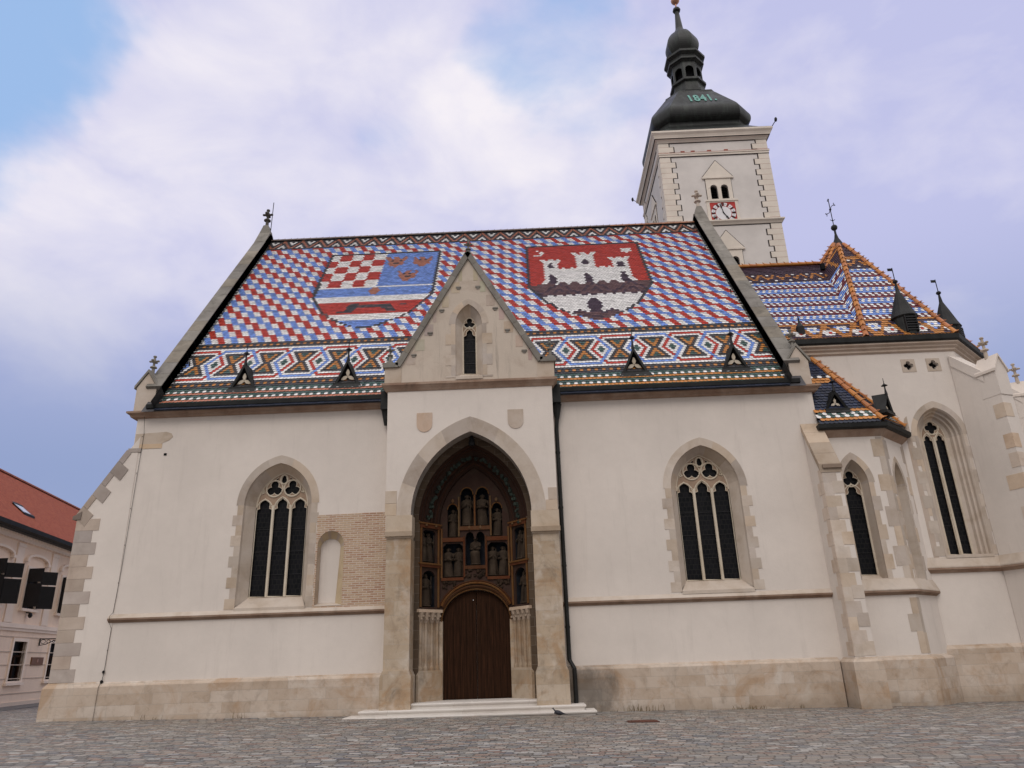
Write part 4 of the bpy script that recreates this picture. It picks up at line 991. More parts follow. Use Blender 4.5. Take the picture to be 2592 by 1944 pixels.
def buttress(P, w, dep, zt_wall, zt_front, ph, name='buttress'):
    """P: x across, y toward the wall (0 at the wall, -dep at the front)"""
    S = MB(P); h = w/2
    S.P = lambda x, y, z: P(y, x, z)
    S.prism([(.1, -.6), (-dep, -.6), (-dep, zt_front), (.1, zt_wall+.1)], -h, h)
    return S
bx0, bx1 = 10.03, 10.68
Pb = lambda x, y, z: ((bx0+bx1)/2+x, y, z)
S = buttress(Pb, bx1-bx0, 1.0, 9.35, 7.65, 1.4); but2 = part(S, 'buttress', M_PLASTER)
S = MB(); S.band([(bx0, .1), (bx0, -1.0), (bx1, -1.0), (bx1, .1)], plinth_prof(1.40, .14)); part(S, 'plinth', M_PLINTH, but2)
S = MB()
quoins(S, lambda x, y, z: (bx0+x, -1+y, z), 0, 1, 1.42, 7.5, .42, (.30, .5)); S.P = None; S.c = [tuple(v*1.10 for v in c) for c in S.c]; part(S, 'quoin', M_STONE, but2)
for i in range(14):
    S = MB(); z = 1.45+i*.43; w = .28 if i % 2 else .5; S.box((bx0-.012, -1.0, z), (bx0+.02, -1.0+w, z+.42), 0, (1.16, 1.13, 1.12))
    if i % 2 == 0: part(S, 'quoin', M_STONE, but2); S = MB(); S.box((bx1-.36, -1.013, z), (bx1+.012, -.9, z+.42), 0, tuple(v*1.06 for v in blockcol()))
    part(S, 'quoin', M_STONE, but2)
S = MB()
for i in range(4):
    a, c = i/4, (i+1)/4-.01
    y0, z0, y1, z1 = .02-1.06*a, 9.42-1.8*a, .02-1.06*c, 9.42-1.8*c
    S.add([(bx0-.05, y0, z0), (bx1+.05, y0, z0), (bx1+.05, y1, z1), (bx0-.05, y1, z1), (bx0-.05, y0, z0-.3), (bx1+.05, y0, z0-.3), (bx1+.05, y1, z1-.3), (bx0-.05, y1, z1-.3)], [(0, 1, 2, 3), (0, 3, 7, 4), (1, 5, 6, 2), (3, 2, 6, 7)], 0, (1, .93, .84) if i < 2 else (.72, .68, .63))
S.box((bx0+.05, -1.1, 7.48), (bx1+.06, -.9, 7.6), 0, (.5, .45, .42))
part(S, 'weathering', M_STONE, but2)

# ------------------------------------------------------------------ chapel between nave and choir
CP = [(10.5, 0), (12.80, 0), (14.22, 1.42)]
W = MB()
W.panel([(10.55, -.6), (12.80, -.6), (12.80, 9.15), (10.55, 9.15)], [hole(.46, 7.3, 8.1, 3.62, 11.58)], 0, .5)
PA = face(CP[1], CP[2]); W.P = PA
L2 = hypot(1.42, 1.42)/2
W.panel([(-L2, -.6), (L2, -.6), (L2, 9.15), (-L2, 9.15)], [hole(.46, 7.3, 8.1, 3.62, -.1)], 0, .5); W.P = None
chap = part(W, 'chapel_wall', M_PLASTER)
cw1 = window(front(11.58, 0), .66, 8.26, .44, 8.0, .345, 7.74, 7.15, 3.98, 3.55, .40, 1, block=.5, jog=.08)
cw2 = window(lambda x, y, z: PA(x-.1, y, z), .60, 8.2, .44, 8.0, .33, 7.74, 7.15, 3.98, 3.55, .40, 1, block=.5, jog=.08)
for za, zb_, wa, wb in ((3.6, 8.8, (.22, .42), (.22, .36)), (1.45, 3.2, (.22, .40), (.25, .2))):
    S = MB(); quoins(S, front(12.80, 0), 0, -1, za, zb_, .62, wa); part(S, 'quoin', M_STONE, chap); S = MB(); quoins(S, PA, -L2, 1, za, zb_, .62, wb); part(S, 'quoin', M_STONE, chap)
S = MB(); quoins(S, PA, L2, -1, 6.2, 8.8, .62, (.10, .3)); part(S, 'quoin', M_STONE, chap)
mb = MB(); mb.band([(10.7, 0), CP[1], CP[2], (14.6, 1.8)], plinth_prof(1.40)); part(mb, 'plinth', M_PLINTH, chap)
mb = MB(); mb.band([(10.7, 0), CP[1], (14.24, 1.44)], [(-.1, 3.85), (0, 3.85), (.16, 3.48), (.16, 3.45), (-.1, 3.45)], 1); mb.band([(10.7, 0), CP[1], (14.24, 1.44)], [(-.1, 3.45), (.155, 3.45), (.155, 3.39), (.07, 3.34), (.03, 3.30), (-.1, 3.30)], 0, (.8, .78, .76)); part(mb, 'string_course', [M_CORN, M_STONE], chap)
mb = MB(); mb.band([(10.5, 0), CP[1], (14.3, 1.5)], [(-.1, 9.10), (.22, 9.10), (.2, 9.03), (.09, 8.92), (.0, 8.82), (-.1, 8.82)]); part(mb, 'cornice', M_CORN, chap)
mb = MB(); mb.band([(10.5, 0), CP[1], (14.3, 1.5)], gutter_prof(9.06)); part(mb, 'gutter', M_COPPER, chap)
def plane(o, U, W_):                                           # in-plane axes: U along the eave, V up the slope
    U = Vector(U).normalized(); N = U.cross(Vector(W_)-Vector(o)).normalized(); V = N.cross(U)
    if N.z < 0: N = -N
    return U, V, N
def inpoly(pts):
    def f(x, y):
        c = False; n = len(pts)
        for i in range(n):
            (x0, y0), (x1, y1) = pts[i], pts[(i+1) % n]
            if (y0 > y) != (y1 > y) and x < (x1-x0)*(y-y0)/(y1-y0)+x0: c = not c
        return c
    return f
def roof_face(mb, corners, colour, tw=.17, rh=.145, under=NAV):
    o = Vector(corners[0]); e = Vector(corners[1]); U, V, N = plane(o, e-o, corners[2])
    pl = [((Vector(p)-o).dot(U), (Vector(p)-o).dot(V)) for p in corners]
    vm = max(v for u, v in pl); u0, u1 = min(u for u, v in pl), max(u for u, v in pl)
    tiles(mb, o, U, V, N, tw, rh, int(vm/rh)+2, u0-1, u1+1, colour, inpoly([(u*1.0, v-.06) for u, v in pl]), -.03, 0)
    mb.add([tuple(Vector(p)-N*.02) for p in corners], [tuple(range(len(corners)))], 0, under)
def chap_color(r, u, v):
    if r < 1: return NAV
    if r in (1, 4): return ORA
    if r in (2, 3): return WHT if int(floor((u+40)/.17+(.0 if r == 2 else .5))) % 2 else GRN
    if 15 <= r <= 17 and u < 1.2: return ORA if r in (15,) or (r == 16 and u > .3) else (WHT if (r == 17 and int(floor((u+40)/.17)) % 2) else NAV)
    return (.026, .036, .075) if random.random() < .6 else (.02, .024, .045)
c1, c2, ct = (12.86, -.28, 9.36), (14.42, 1.36, 9.52), (11.42, 1.38, 12.46)
mb = MB()
roof_face(mb, [(10.62, -.30, 9.33), c1, ct, (10.62, 1.36, 12.42)], chap_color); roof_face(mb, [c1, c2, ct], chap_color)
chr_ = part(mb, 'chapel_roof', M_GLAZE)
def hip(mb, a, b_, r=.10, step=.36, up_=.03, cols=((.50, .20, .05), (.42, .155, .055)), spike=True, skip=0):
    a, b_ = Vector(a), Vector(b_); d = b_-a; L = d.length; d.normalize(); side = d.cross(Vector((0, 0, 1))).normalized(); upv = side.cross(d)
    n = int(L/step)
    for i in range(n):
        p, q = a+d*(L*i/n), a+d*(L*(i+1)/n+.03); c = jit(random.choice(cols), .14)
        mb.loft([[tuple(o+side*(rr*cos(t))+upv*(rr*.85*sin(t)+up_-.02)) for t in [-.5+(pi+1)*k/7 for k in range(8)]] for o, rr in ((p, r*1.18), (p+d*.05, r*1.16), (q, r*.93))], 0, False, False, c)
        if spike:
            o = p+upv*(r*.85+up_); mb.add([tuple(o-side*.03), tuple(o+side*.03), tuple(o+upv*.09-d*.03), tuple(o+d*.08)], [(0, 1, 2), (1, 3, 2), (3, 0, 2)], 0, tuple(v*.8 for v in c))
mb = MB(); hip(mb, c1, ct, .11, .34); hip(mb, c2, ct, .10, .34); part(mb, 'hip_tiles', M_GLAZE, chr_)
def dormer2(P, w, hh, parent):
    D = MB(P)
    for s_ in (-1, 1):
        D.add([(s_*w, -.1, 0), (0, -.14, hh), (0, hh*.62, hh+.06), (s_*w*1.05, .25, .02)], [(0, 1, 2, 3)])
        D.add([(s_*w, -.1, 0), (0, -.14, hh), (0, -.1, hh-.16), (s_*(w-.12), -.06, .05)], [(0, 1, 2, 3)])
    D.box((-w-.02, -.13, -.1), (w+.02, .2, .02)); D.add([(-w*1.15, -.2, -.16), (w*1.15, -.2, -.16), (w, -.08, .0), (-w, -.08, .0)], [(0, 1, 2, 3)])
    D.add([(-w+.1, .06, .02), (w-.1, .06, .02), (0, .06, hh-.15)], [(0, 1, 2)], 1)
    part(D, 'dormer', [M_COPPER, M_DARK], parent)
    t = MB()
    for k in range(3):
        a = 2*pi*k/3
        t.P = lambda xx, yy, zz, a=a: P(xx*cos(a)-zz*sin(a), yy, hh*.33+xx*sin(a)+zz*cos(a))
        t.prism([(-.025, 0), (.025, 0), (.05, .12), (0, .2), (-.05, .12)], .0, .04)
    part(t, 'dormer_tracery', M_TRAC, parent)
    f = MB(P); f.lathe((0, -.1, hh-.05), [(.06, 0), (.03, .2), (.025, .33), (.12, .36), (.045, .42), (.015, .46), (.01, .66)], 8); part(f, 'dormer_finial', M_IRON, parent)
dormer2(lambda x, y, z: (11.42+x, .05+y, 9.90+z), .42, .74, chr_)
dormer2(lambda x, y, z: (13.42+x*.7071-y*.7071, .40+x*.7071+y*.7071, 9.84+z), .40, .70, chr_)

# ------------------------------------------------------------------ choir
OC = (15.4, 5.4)
OV = [(10.4, 1.4), (17.057, 1.4), (19.4, 3.743), (19.4, 7.057), (17.057, 9.4), (10.4, 9.4)]
W = MB()
def choir_quatre(cx): return foil(cx, 12.02, .105, .085, 4, pi/2, 40)
W.panel([(10.4, -.6), (17.057, -.6), (17.057, 12.95), (10.4, 12.95)], [hole(.92, 9.2, 10.28, 4.66, 15.72), choir_quatre(15.15), choir_quatre(16.13)], 1.4, 2.0)
W.band(OV[1:] , [(-.5, -.6), (0, -.6), (0, 12.95), (-.5, 12.95)])
choir = part(W, 'choir_wall', M_PLASTER)
for cx in (15.15, 16.13):
    S = MB(); S.panel([(cx-.27, 11.75), (cx+.27, 11.75), (cx+.27, 12.29), (cx-.27, 12.29)], [choir_quatre(cx)], 1.385, 1.42, 0, False, (.92, .9, .88)); S.box((cx-.3, 1.56, 11.7), (cx+.3, 1.6, 12.3), 1); part(S, 'quatrefoil_opening', [M_STONE, M_DARK], choir)
chw = window(front(15.72, 1.4), 1.06, 10.52, .86, 10.26, .46, 9.88, 9.15, 4.72, 4.66, .48, 2, block=.46, jog=.15, splay_rib=1)
S = MB()                                                       # remains of an older window jamb
S.box((14.43, 1.393, 4.6), (14.62, 1.41, 9.45), 0, (.9, .86, .84)); S.prism([(14.43, 9.46), (14.62, 9.46), (14.62, 9.95), (14.52, 9.86), (14.45, 9.68)], 1.393, 1.41, 0, (.8, .76, .72))
for i in range(10): S.box((14.62, 1.3905, 4.7+i*.47), (14.62+(.16 if i % 2 else .05), 1.41, 5.0+i*.47), 0, blockcol())
part(S, 'old_window_jamb', M_STONE, choir)
STA, STB = [(-.1, 4.62), (0, 4.62), (.17, 4.28), (.17, 4.24), (-.1, 4.24)], [(-.1, 4.24), (.165, 4.24), (.165, 4.18), (.07, 4.12), (.03, 4.07), (-.1, 4.07)]
chain = [(14.0, 1.4)]+OV[1:4]
mb = MB(); mb.band(chain, plinth_prof(1.66, .12)); part(mb, 'plinth', M_PLINTH, choir)
mb = MB(); mb.band(chain, STA, 1); mb.band(chain, STB); part(mb, 'string_course', [M_CORN, M_STONE], choir)
mb = MB(); mb.band([(10.5, 1.4)]+OV[1:], [(-.1, 12.98), (.26, 12.98), (.26, 12.88), (.16, 12.82), (.16, 12.76), (.08, 12.70), (.08, 12.62), (0, 12.56), (-.1, 12.56)], 0, (.9, .85, .82)); part(mb, 'cornice', M_STONE, choir)
mb = MB(); mb.band([(10.3, 1.4)]+OV[1:]+[(10.3, 9.4)], [(-.1, 12.96), (.28, 12.94), (.34, 13.0), (.36, 13.20), (.32, 13.21), (.28, 13.18), (-.1, 13.18)]); part(mb, 'gutter', M_COPPER, choir)
# choir roof: main roof, turning into a steep octagonal spire over the apse
def choir_color(r, u, v):
    tw = .1325
    if r == 0: return ORA
    if r <= 8:
        zz = (u+.05) % (9*tw); zz = abs(zz/(4.5*tw)-1); lv = r/7.5   # 1 at the peaks
        t = abs(zz-lv)
        if r == 8: return ORA
        if t < .20: return ORA
        c0 = (u+.05) % (9*tw)
        if zz < lv:                                             # above a valley: white and blue star
            x = c0-4.5*tw; y = (r-5)*.145
            if abs(x) < .06 and abs(y) < .08: return BLU
            if abs(x) < .27 and abs(y) < .2: return WHT if (abs(x) < .2 and y < .17) else BLU
            if abs(x) < .08 and y < 0 and y > -.4: return BLU
            return PUR
        x = min(c0, 9*tw-c0); y = (r-2.9)*.145
        if x < .07 and abs(y) < .08: return RED
        if hypot(x, y) < .26: return WHT
        return PUR
    if v < 5.25:
        k = (r-9) % 6; a = int(floor(u/tw+.25*0+60.01))
        if k in (0, 1): return WHT if a % 2 == 0 else MAR
        if k == 2: return BLU
        if k in (3, 4): return WHT if a % 2 == 0 else BLU
        return MAR
    rr = int((v-5.25)/.145); zz = (u+.1) % .635; t = abs(zz/.3175-1); lv = (rr-2)/3.2
    if rr == 1 and t > .8: return WHT
    if rr == 5 and t < .18: return WHT
    if 2 <= rr <= 5 and abs(t-lv) < .22: return ORA
    if rr == 8 and False: return ORA
    return PUR
def pyr_color(r, u, v):
    if v > 6.2: return ORA if v < 6.36 else PUR
    return choir_color(r, u, v)
ae = 4.25; hs = ae*math.tan(pi/8)
EV = [(OC[0]+ae/cos(pi/8)*cos(t), OC[1]+ae/cos(pi/8)*sin(t), 13.22) for t in [-5*pi/8+pi/4*k for k in range(8)]]
AP = (OC[0], OC[1], 20.25); RID = (14.35, 5.4, 18.86)
mb = MB()
roof_face(mb, [(10.0, 1.15, 13.22), EV[0], RID, (10.0, 5.4, 18.86)], choir_color, .1325, .145, PUR)
roof_face(mb, [EV[0], EV[1], AP], pyr_color, .1325, .145, PUR)
roof_face(mb, [EV[1], EV[2], AP], pyr_color, .1325, .145, PUR)
# the warped piece between main roof and spire
U, V, N = plane(EV[0], (1, 0, 0), RID)
o = Vector(EV[0]); A_, R3 = Vector(AP), Vector(RID)
rows = 48
for r in range(rows):
    for dn in (0,):
        t0, t1 = r/rows, (r+1)/rows
        a0, b0, a1, b1 = o.lerp(R3, t0), o.lerp(A_, t0), o.lerp(R3, t1), o.lerp(A_, t1)
        L = (b0-a0).length; n = max(1, round(L/.1325))
        for i in range(n):
            p0, p1, q0, q1 = a0.lerp(b0, i/n), a0.lerp(b0, (i+1)/n), a1.lerp(b1, i/n), a1.lerp(b1, (i+1)/n)
            nv = (p1-p0).cross(q0-p0); nv = nv.normalized() if nv.length else N
            if nv.z < 0: nv = -nv
            v = t0*(R3-o).length; rr = int(v/.145); c = choir_color(rr, (p0.x-10.0)+.05+(.066 if rr % 2 else 0), v) if v < 5.25 else (ORA if abs(((p0.x-14.3)*2.1) % 1.2-.6+(v-6.0)*.2) < .15 or abs(v-6.3) < .07 else PUR)
            mb.add([tuple(p0+nv*.035), tuple(p1+nv*.035), tuple(q1+nv*.012), tuple(q0+nv*.012)], [(0, 1, 2, 3)], 0, jit(c, .12))
for k in range(2, 7): mb.add([EV[k], EV[(k+1) % 8], AP], [(0, 1, 2)], 0, PUR)
mb.add([EV[7], RID, AP], [(0, 1, 2)], 0, PUR); mb.add([(10.0, 9.65, 13.22), EV[7], RID, (10.0, 5.4, 18.86)], [(0, 1, 2, 3)], 0, PUR)
croof = part(mb, 'choir_roof', M_GLAZE)
mb = MB()
def upto(e, f=.93): return tuple(Vector(e).lerp(Vector(AP), f))
for e in (EV[0], EV[1], EV[2]): hip(mb, e, upto(e), .105, .36)
hip(mb, RID, upto(RID, .80), .10, .26); hip(mb, (RID[0]+.1, RID[1]-.35, RID[2]-.35), upto((RID[0]+.1, RID[1]-.35, RID[2]-.35), .80), .10, .26)
hip(mb, (10.0, 5.4, 18.93), (RID[0], 5.4, 18.93), .12, .33); part(mb, 'hip_tiles', M_GLAZE, croof)
mb = MB()
mb.loft([[(OC[0]+r*cos(pi/8+k*pi/4), OC[1]+r*sin(pi/8+k*pi/4), z) for k in range(8)] for r, z in ((.40, 19.62), (.22, 20.0), (.10, 20.28), (.055, 20.5))], 0, True, True)
for x0, x1, y0, z0 in ((-.02, .02, 0, 0),):
    mb.lathe((OC[0], OC[1], 20.4), [(.055, 0), (.05, .45)], 8); mb.ball((OC[0], OC[1], 20.88), .155, 12)
cap = part(mb, 'spire_cap', M_COPPER, croof)
mb = MB()
mb.tube([(OC[0], OC[1], 20.95), (OC[0], OC[1], 22.5)], .022, 6); cz = 21.92
for dx, dz in ((-.22, -.26), (.22, .26)):
    mb.tube([(OC[0], OC[1], cz), (OC[0]+dx*.35, OC[1], cz+dz*.7), (OC[0]+dx, OC[1], cz+dz)], .018, 5); mb.ball((OC[0]+dx, OC[1], cz+dz), .04, 6); mb.ball((OC[0]+dx+.0, OC[1], cz+dz*1.35), .03, 6); mb.ball((OC[0]+dx*1.2, OC[1], cz+dz*.9), .03, 6)
mb.ball((OC[0], OC[1], cz), .06, 8); mb.ball((OC[0], OC[1], 22.5), .045, 6); mb.ball((OC[0]-.04, OC[1], 22.42), .035, 6); mb.ball((OC[0], OC[1], 21.3), .04, 6)
mb.tube([(OC[0]-.12, OC[1], 21.34), (OC[0], OC[1], 21.26), (OC[0]+.12, OC[1], 21.34)], .016, 5)
part(mb, 'spire_cross', M_IRON, croof)
mb = MB(); mb.box((14.15, 4.85, 18.35), (14.32, 5.0, 18.65)); part(mb, 'roof_hatch', M_DARK, croof)
def turret(cx, cy, ang):
    T = MB(); z0 = 13.3
    P = lambda x, y, z: (cx+x*cos(ang)-y*sin(ang), cy+x*sin(ang)+y*cos(ang), z)
    T.P = P; n = 14
    T.loft([[(r*cos(2*pi*k/n), r*sin(2*pi*k/n)*1.0, z) for k in range(n)] for r, z in ((.48, z0), (.45, 14.3))], 0, True, False)
    T.add([(-.42, 0, z0), (-.42, 0, 14.3), (-.42, 1.2, 14.6), (.42, 0, z0), (.42, 0, 14.3), (.42, 1.2, 14.6)], [(0, 1, 2), (3, 4, 5)])
    T.loft([[(r*cos(2*pi*k/n), r*sin(2*pi*k/n), z) for k in range(n)] for r, z in ((.50, 14.12), (.53, 14.16), (.42, 14.42), (.24, 14.95), (.075, 15.4), (.04, 15.75))], 0, True, True)
    t = part(T, 'roof_turret', M_COPPER, croof)
    L = MB(); L.P = P
    for i in range(6): L.box((-.21, -.50, 13.45+i*.11), (.21, -.40, 13.50+i*.11))
    L.box((-.24, -.49, 13.4), (-.2, -.3, 14.1)); L.box((.2, -.49, 13.4), (.24, -.3, 14.1)); part(L, 'turret_louvre', M_BLACK, croof)
    V_ = MB(); V_.ball((cx, cy, 15.85), .105, 10, 0, (1, 1, .8)); V_.tube([(cx, cy, 15.75), (cx, cy, 16.5)], .02, 6); V_.box((cx-.2, cy-.01, 16.36), (cx, cy+.01, 16.48)); part(V_, 'weathervane', M_IRON, croof)
turret(15.55, 1.62, 0); turret(OC[0]+3.62*.7071, OC[1]-3.62*.7071, pi/4)
# small ornamented vent near the eave, hidden partly by the nave pinnacle
V_ = MB(); V_.lathe((11.25, 1.5, 13.35), [(.14, 0), (.16, .1), (.12, .15), (.17, .2), (.17, .55), (.05, .75), (.02, 1.05)], 10); part(V_, 'roof_vent', M_IRON, croof)
# apse buttresses with pinnacles
def apse_buttress(c, ang):
    dx, dy = cos(ang), sin(ang)                                # outward direction
    def P(x, y, z): return (c[0]+dx*(-y)-dy*x*1.0, c[1]+dy*(-y)+dx*x, z)
    S = buttress(P, .62, 1.55, 12.1, 10.9, 1); b0 = part(S, 'buttress', M_PLASTER)
    S = MB(); S.P = P
    S.band([(.31, .1), (.31, -1.55), (-.31, -1.55), (-.31, .1)][::-1], plinth_prof(1.66, .12)); part(S, 'plinth', M_PLINTH, b0)
    S = MB(); S.P = P; S.band([(.31, .1), (.31, -1.55), (-.31, -1.55), (-.31, .1)][::-1], STA, 1); S.band([(.31, .1), (.31, -1.55), (-.31, -1.55), (-.31, .1)][::-1], STB); part(S, 'string_course', [M_CORN, M_STONE], b0)
    S = MB(); S.P = P
    S.add([(-.34, .05, 12.35), (.34, .05, 12.35), (.34, -1.1, 11.25), (-.34, -1.1, 11.25), (-.34, .05, 11.9), (.34, .05, 11.9), (.34, -1.1, 10.8), (-.34, -1.1, 10.8)], [(0, 1, 2, 3), (0, 3, 7, 4), (1, 5, 6, 2)])
    S.prism([(-.32, 10.2), (.32, 10.2), (.32, 11.2), (0, 11.72), (-.32, 11.2)], -1.58, -.85, 0)
    S.prism([(-.37, 11.10), (-.37, 11.2), (0, 11.82), (.37, 11.2), (.37, 11.10), (0, 11.72)], -1.64, -.80, 0, (1.02, 1, .98))
    part(S, 'pinnacle', M_PLASTER, b0)
    S = MB(); S.P = P; finial(S, 0, -1.2, 11.85, .78); part(S, 'finial', M_STONE, b0)
    S = MB()
    for z, w, t in ((9.35, .5, (1, .96, .9)), (8.2, .42, (1.0, .90, .8)), (6.75, .78, (1.0, .92, .82)), (5.6, .5, (.96, .95, .93)), (7.5, .4, (.97, .95, .94)), (3.0, .6, (.95, .92, .9))):
        t = tuple(v*1.14 for v in t)
        S = MB(lambda x, y, zz: P(x, -1.55+y, zz)); S.box((-.32, -.012, z), (-.32+w*.8, .05, z+.52), 0, t)
        S.P = lambda x, y, zz: P(x, y, zz); S.box((-.322, -1.55, z), (-.28, -1.55+w*.8, z+.52), 0, t); part(S, 'quoin', M_STONE, b0)
apse_buttress(OV[1], -3*pi/8); apse_buttress(OV[2], -pi/8)

# ------------------------------------------------------------------ bell tower
random.seed(33)
TXa, TXb, TYa, TYb = 8.57, 14.97, 10.45, 16.85
TCX, TCY = 11.77, 13.65
def tface(side):                                               # four faces: x across from the middle, y inward
    return {'s': lambda x, y, z: (TCX+x, TYa+y, z), 'w': lambda x, y, z: (TXa+y, TCY-x, z), 'e': lambda x, y, z: (TXb-y, TCY+x, z), 'n': lambda x, y, z: (TCX-x, TYb-y, z)}[side]
W = MB()
def louvre_hole(cx, zb, w=.205, hh=.78): return [(cx-w, zb)]+roundarch(w, zb+hh, .22, 10, cx)+[(cx+w, zb)]
def tf_open(zb): return [louvre_hole(-.31, zb), louvre_hole(.31, zb)]
for sd in 'swen':
    W.P = tface(sd); W.panel([(-3.2, -.5), (3.2, -.5), (3.2, 30.4), (-3.2, 30.4)], tf_open(26.18)+tf_open(21.4), 0, .35)
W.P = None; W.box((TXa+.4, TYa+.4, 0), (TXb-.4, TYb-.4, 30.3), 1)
tower_ = part(W, 'bell_tower', [M_WHITE, M_DARK])
LN = MB()
for sd in 'swen':
    P = tface(sd)
    for sg in (-1, 1):
        for z0, z1 in ((15.0, 24.45), (24.85, 29.25), (29.55, 30.35)):
            z = z1; k = 0; Q = MB()
            while z > z0+.02:
                zb = max(z0, z-.37); w = .86 if k % 2 else .60
                a, c = sorted((sg*3.215, sg*(3.2-w)))
                Q.P = P; Q.box((a, -.03, zb), (c, .05, z-.012), 0, jit((1, 1, 1), .03)); LN.P = P
                xe = sg*(3.2-w); a2, c2 = sorted((xe, xe-sg*.07)); LN.box((a2, -.004, zb-.025), (c2, .03, z))
                if k: a3, c3 = sorted((sg*2.34-sg*.055, sg*2.60)); LN.box((a3, -.003, z-.03), (c3, .03, z+.025))
                LN.box((min(sg*3.21, sg*2.62), -.031, zb-.008), (max(sg*3.21, sg*2.62), -.02, zb+.0), 1); z = zb; k += 1
            part(Q, 'quoin', M_QUOIN, tower_)
sq = [(TXa, TYa), (TXb, TYa), (TXb, TYb), (TXa, TYb)]
mb = MB()
mb.band(sq, [(-.1, 29.50), (.09, 29.50), (.09, 29.42), (.05, 29.40), (.05, 29.28), (-.1, 29.28)], 0, None, True); part(mb, 'string_course', M_QUOIN, tower_); mb = MB()
mb.band(sq, [(-.1, 24.84), (.20, 24.72), (.20, 24.64), (.10, 24.56), (.04, 24.46), (-.1, 24.46)], 0, None, True)
part(mb, 'string_course', M_QUOIN, tower_)
mb = MB(); mb.band(sq, [(-.2, 30.95), (.40, 30.90), (.40, 30.78), (.30, 30.66), (.24, 30.52), (.24, 30.48), (.10, 30.40), (.04, 30.28), (-.2, 30.28)], 0, None, True); part(mb, 'cornice', M_QUOIN, tower_)
for z, o_ in ((30.475, .235), (30.26, .03), (29.268, .05), (24.447, .03)): LN.P = None; LN.band(sq, [(-.05, z), (o_, z), (o_, z-.03), (-.05, z-.03)], 0, None, True)
LN.band(sq, [(-.05, 29.515), (.093, 29.515), (.093, 29.49), (-.05, 29.49)], 1, None, True)
part(LN, 'painted_line', [M_LINE, M_RLINE], tower_)
for x in (9.98, 10.58, 11.55, 12.55): mb = MB(); mb.box((x-.14, TYa-.01, 29.60), (x+.10, TYa+.02, 29.68)); part(mb, 'putlog_hole', M_RLINE, tower_)
for y in (11.5, 12.6, 13.6, 14.7): mb = MB(); mb.box((TXa-.01, y-.1, 29.6), (TXa+.02, y+.1, 29.68)); part(mb, 'putlog_hole', M_RLINE, tower_)
for sd in 'sw':
    P = tface(sd)
    for zb in (26.18, 21.4):
        F = MB(P)
        F.panel([(-.74, zb), (.74, zb), (.74, zb+1.46), (-.74, zb+1.46)], tf_open(zb+.0), -.05, .03, 0, False)
        F.prism([(-.90, zb+1.52), (.90, zb+1.52), (0, zb+2.68)], -.06, .03)
        F.prism([(-.90, zb+1.42), (.90, zb+1.42), (.93, zb+1.52), (-.93, zb+1.52)], -.11, .03)
        F.box((-.06, -.07, zb), (.06, -.04, zb+.8)); F.box((-.78, -.09, zb-.08), (.78, .02, zb+.0))
        for x in (-.31, .31):
            F.box((x-.21, -.065, zb+.78), (x-.21-.1, -.045, zb+.86)); 
        w_ = part(F, 'belfry_window', M_QUOIN, tower_)
        for x in (-.31, .31):
            L = MB(P)
            for i in range(9): L.add([(x-.21, .04, zb+.02+i*.11), (x+.21, .04, zb+.02+i*.11), (x+.21, .16, zb+.12+i*.11), (x-.21, .16, zb+.12+i*.11)], [(0, 1, 2, 3)])
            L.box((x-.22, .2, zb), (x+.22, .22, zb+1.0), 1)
            part(L, 'belfry_louvre', [M_BLACK, M_DARK], tower_)
        G = MB(P)
        for pts in ([(-.90, zb+1.54), (0, zb+2.70)], [(.90, zb+1.54), (0, zb+2.70)]):
            (ax, az), (bx, bz) = pts; d_ = Vector((bx-ax, bz-az)).normalized(); nn = Vector((-d_.y, d_.x))*.018
            G.prism([(ax-nn.x, az-nn.y), (bx-nn.x, bz-nn.y), (bx+nn.x, bz+nn.y), (ax+nn.x, az+nn.y)], -.058, -.005)
        for x in (-.755, .755): G.box((x-.015, -.02, zb), (x+.015, .01, zb+1.42))
        part(G, 'painted_line', M_LINE, tower_)
# clock
P = tface('s'); cz, cr = 25.24, .70; K = MB(P); cx_ = .04
K.panel([(cx_-.90, 24.62), (cx_+.90, 24.62), (cx_+.90, 26.08), (cx_-.90, 26.08)], [[(cx_-.73, 24.64), (cx_+.73, 24.64), (cx_+.73, 25.97), (cx_-.73, 25.97)]], -.06, .02, 0, False)
K.box((cx_-.93, -.1, 26.04), (cx_+.93, .02, 26.12)); part(K, 'clock_frame', M_QUOIN, tower_)
K = MB(P); K.box((cx_-.73, -.035, 24.53), (cx_+.73, -.02, 25.97)); 
cl = part(K, 'clock_dial', M_RED, tower_)
K = MB(P)
def disc(mb, r, y0, y1, mi=0, r2=0, a0=0, a1=2*pi, n=40):
    if r2: mb.prism([(cx_+r*sin(a0+(a1-a0)*i/n), cz+r*cos(a0+(a1-a0)*i/n)) for i in range(n+1)]+[(cx_+r2*sin(a0+(a1-a0)*i/n), cz+r2*cos(a0+(a1-a0)*i/n)) for i in range(n, -1, -1)], y0, y1, mi)
    else: mb.prism([(cx_+r*sin(2*pi*i/n), cz+r*cos(2*pi*i/n)) for i in range(n)], y0, y1, mi)
disc(K, .445, -.048, -.034, 0); part(K, 'clock_centre', M_DIAL, tower_)
for k in range(12):
    K = MB(P); a = 2*pi*(k+.5)/12; disc(K, .695, -.048, -.034, 0, .475, a-.155, a+.155, 5)
    K.box((cx_+.59*sin(a)-.018, -.053, cz+.59*cos(a)-.018), (cx_+.59*sin(a)+.018, -.047, cz+.59*cos(a)+.018), 1); part(K, 'dial_plate', [M_DIAL, M_BLACK], tower_)
K = MB()                                                       # roman numerals
NUM = {1: 'I', 2: 'II', 3: 'III', 4: 'IV', 5: 'V', 6: 'VI', 7: 'VII', 8: 'VIII', 9: 'IX', 10: 'X', 11: 'XI', 12: 'XII'}
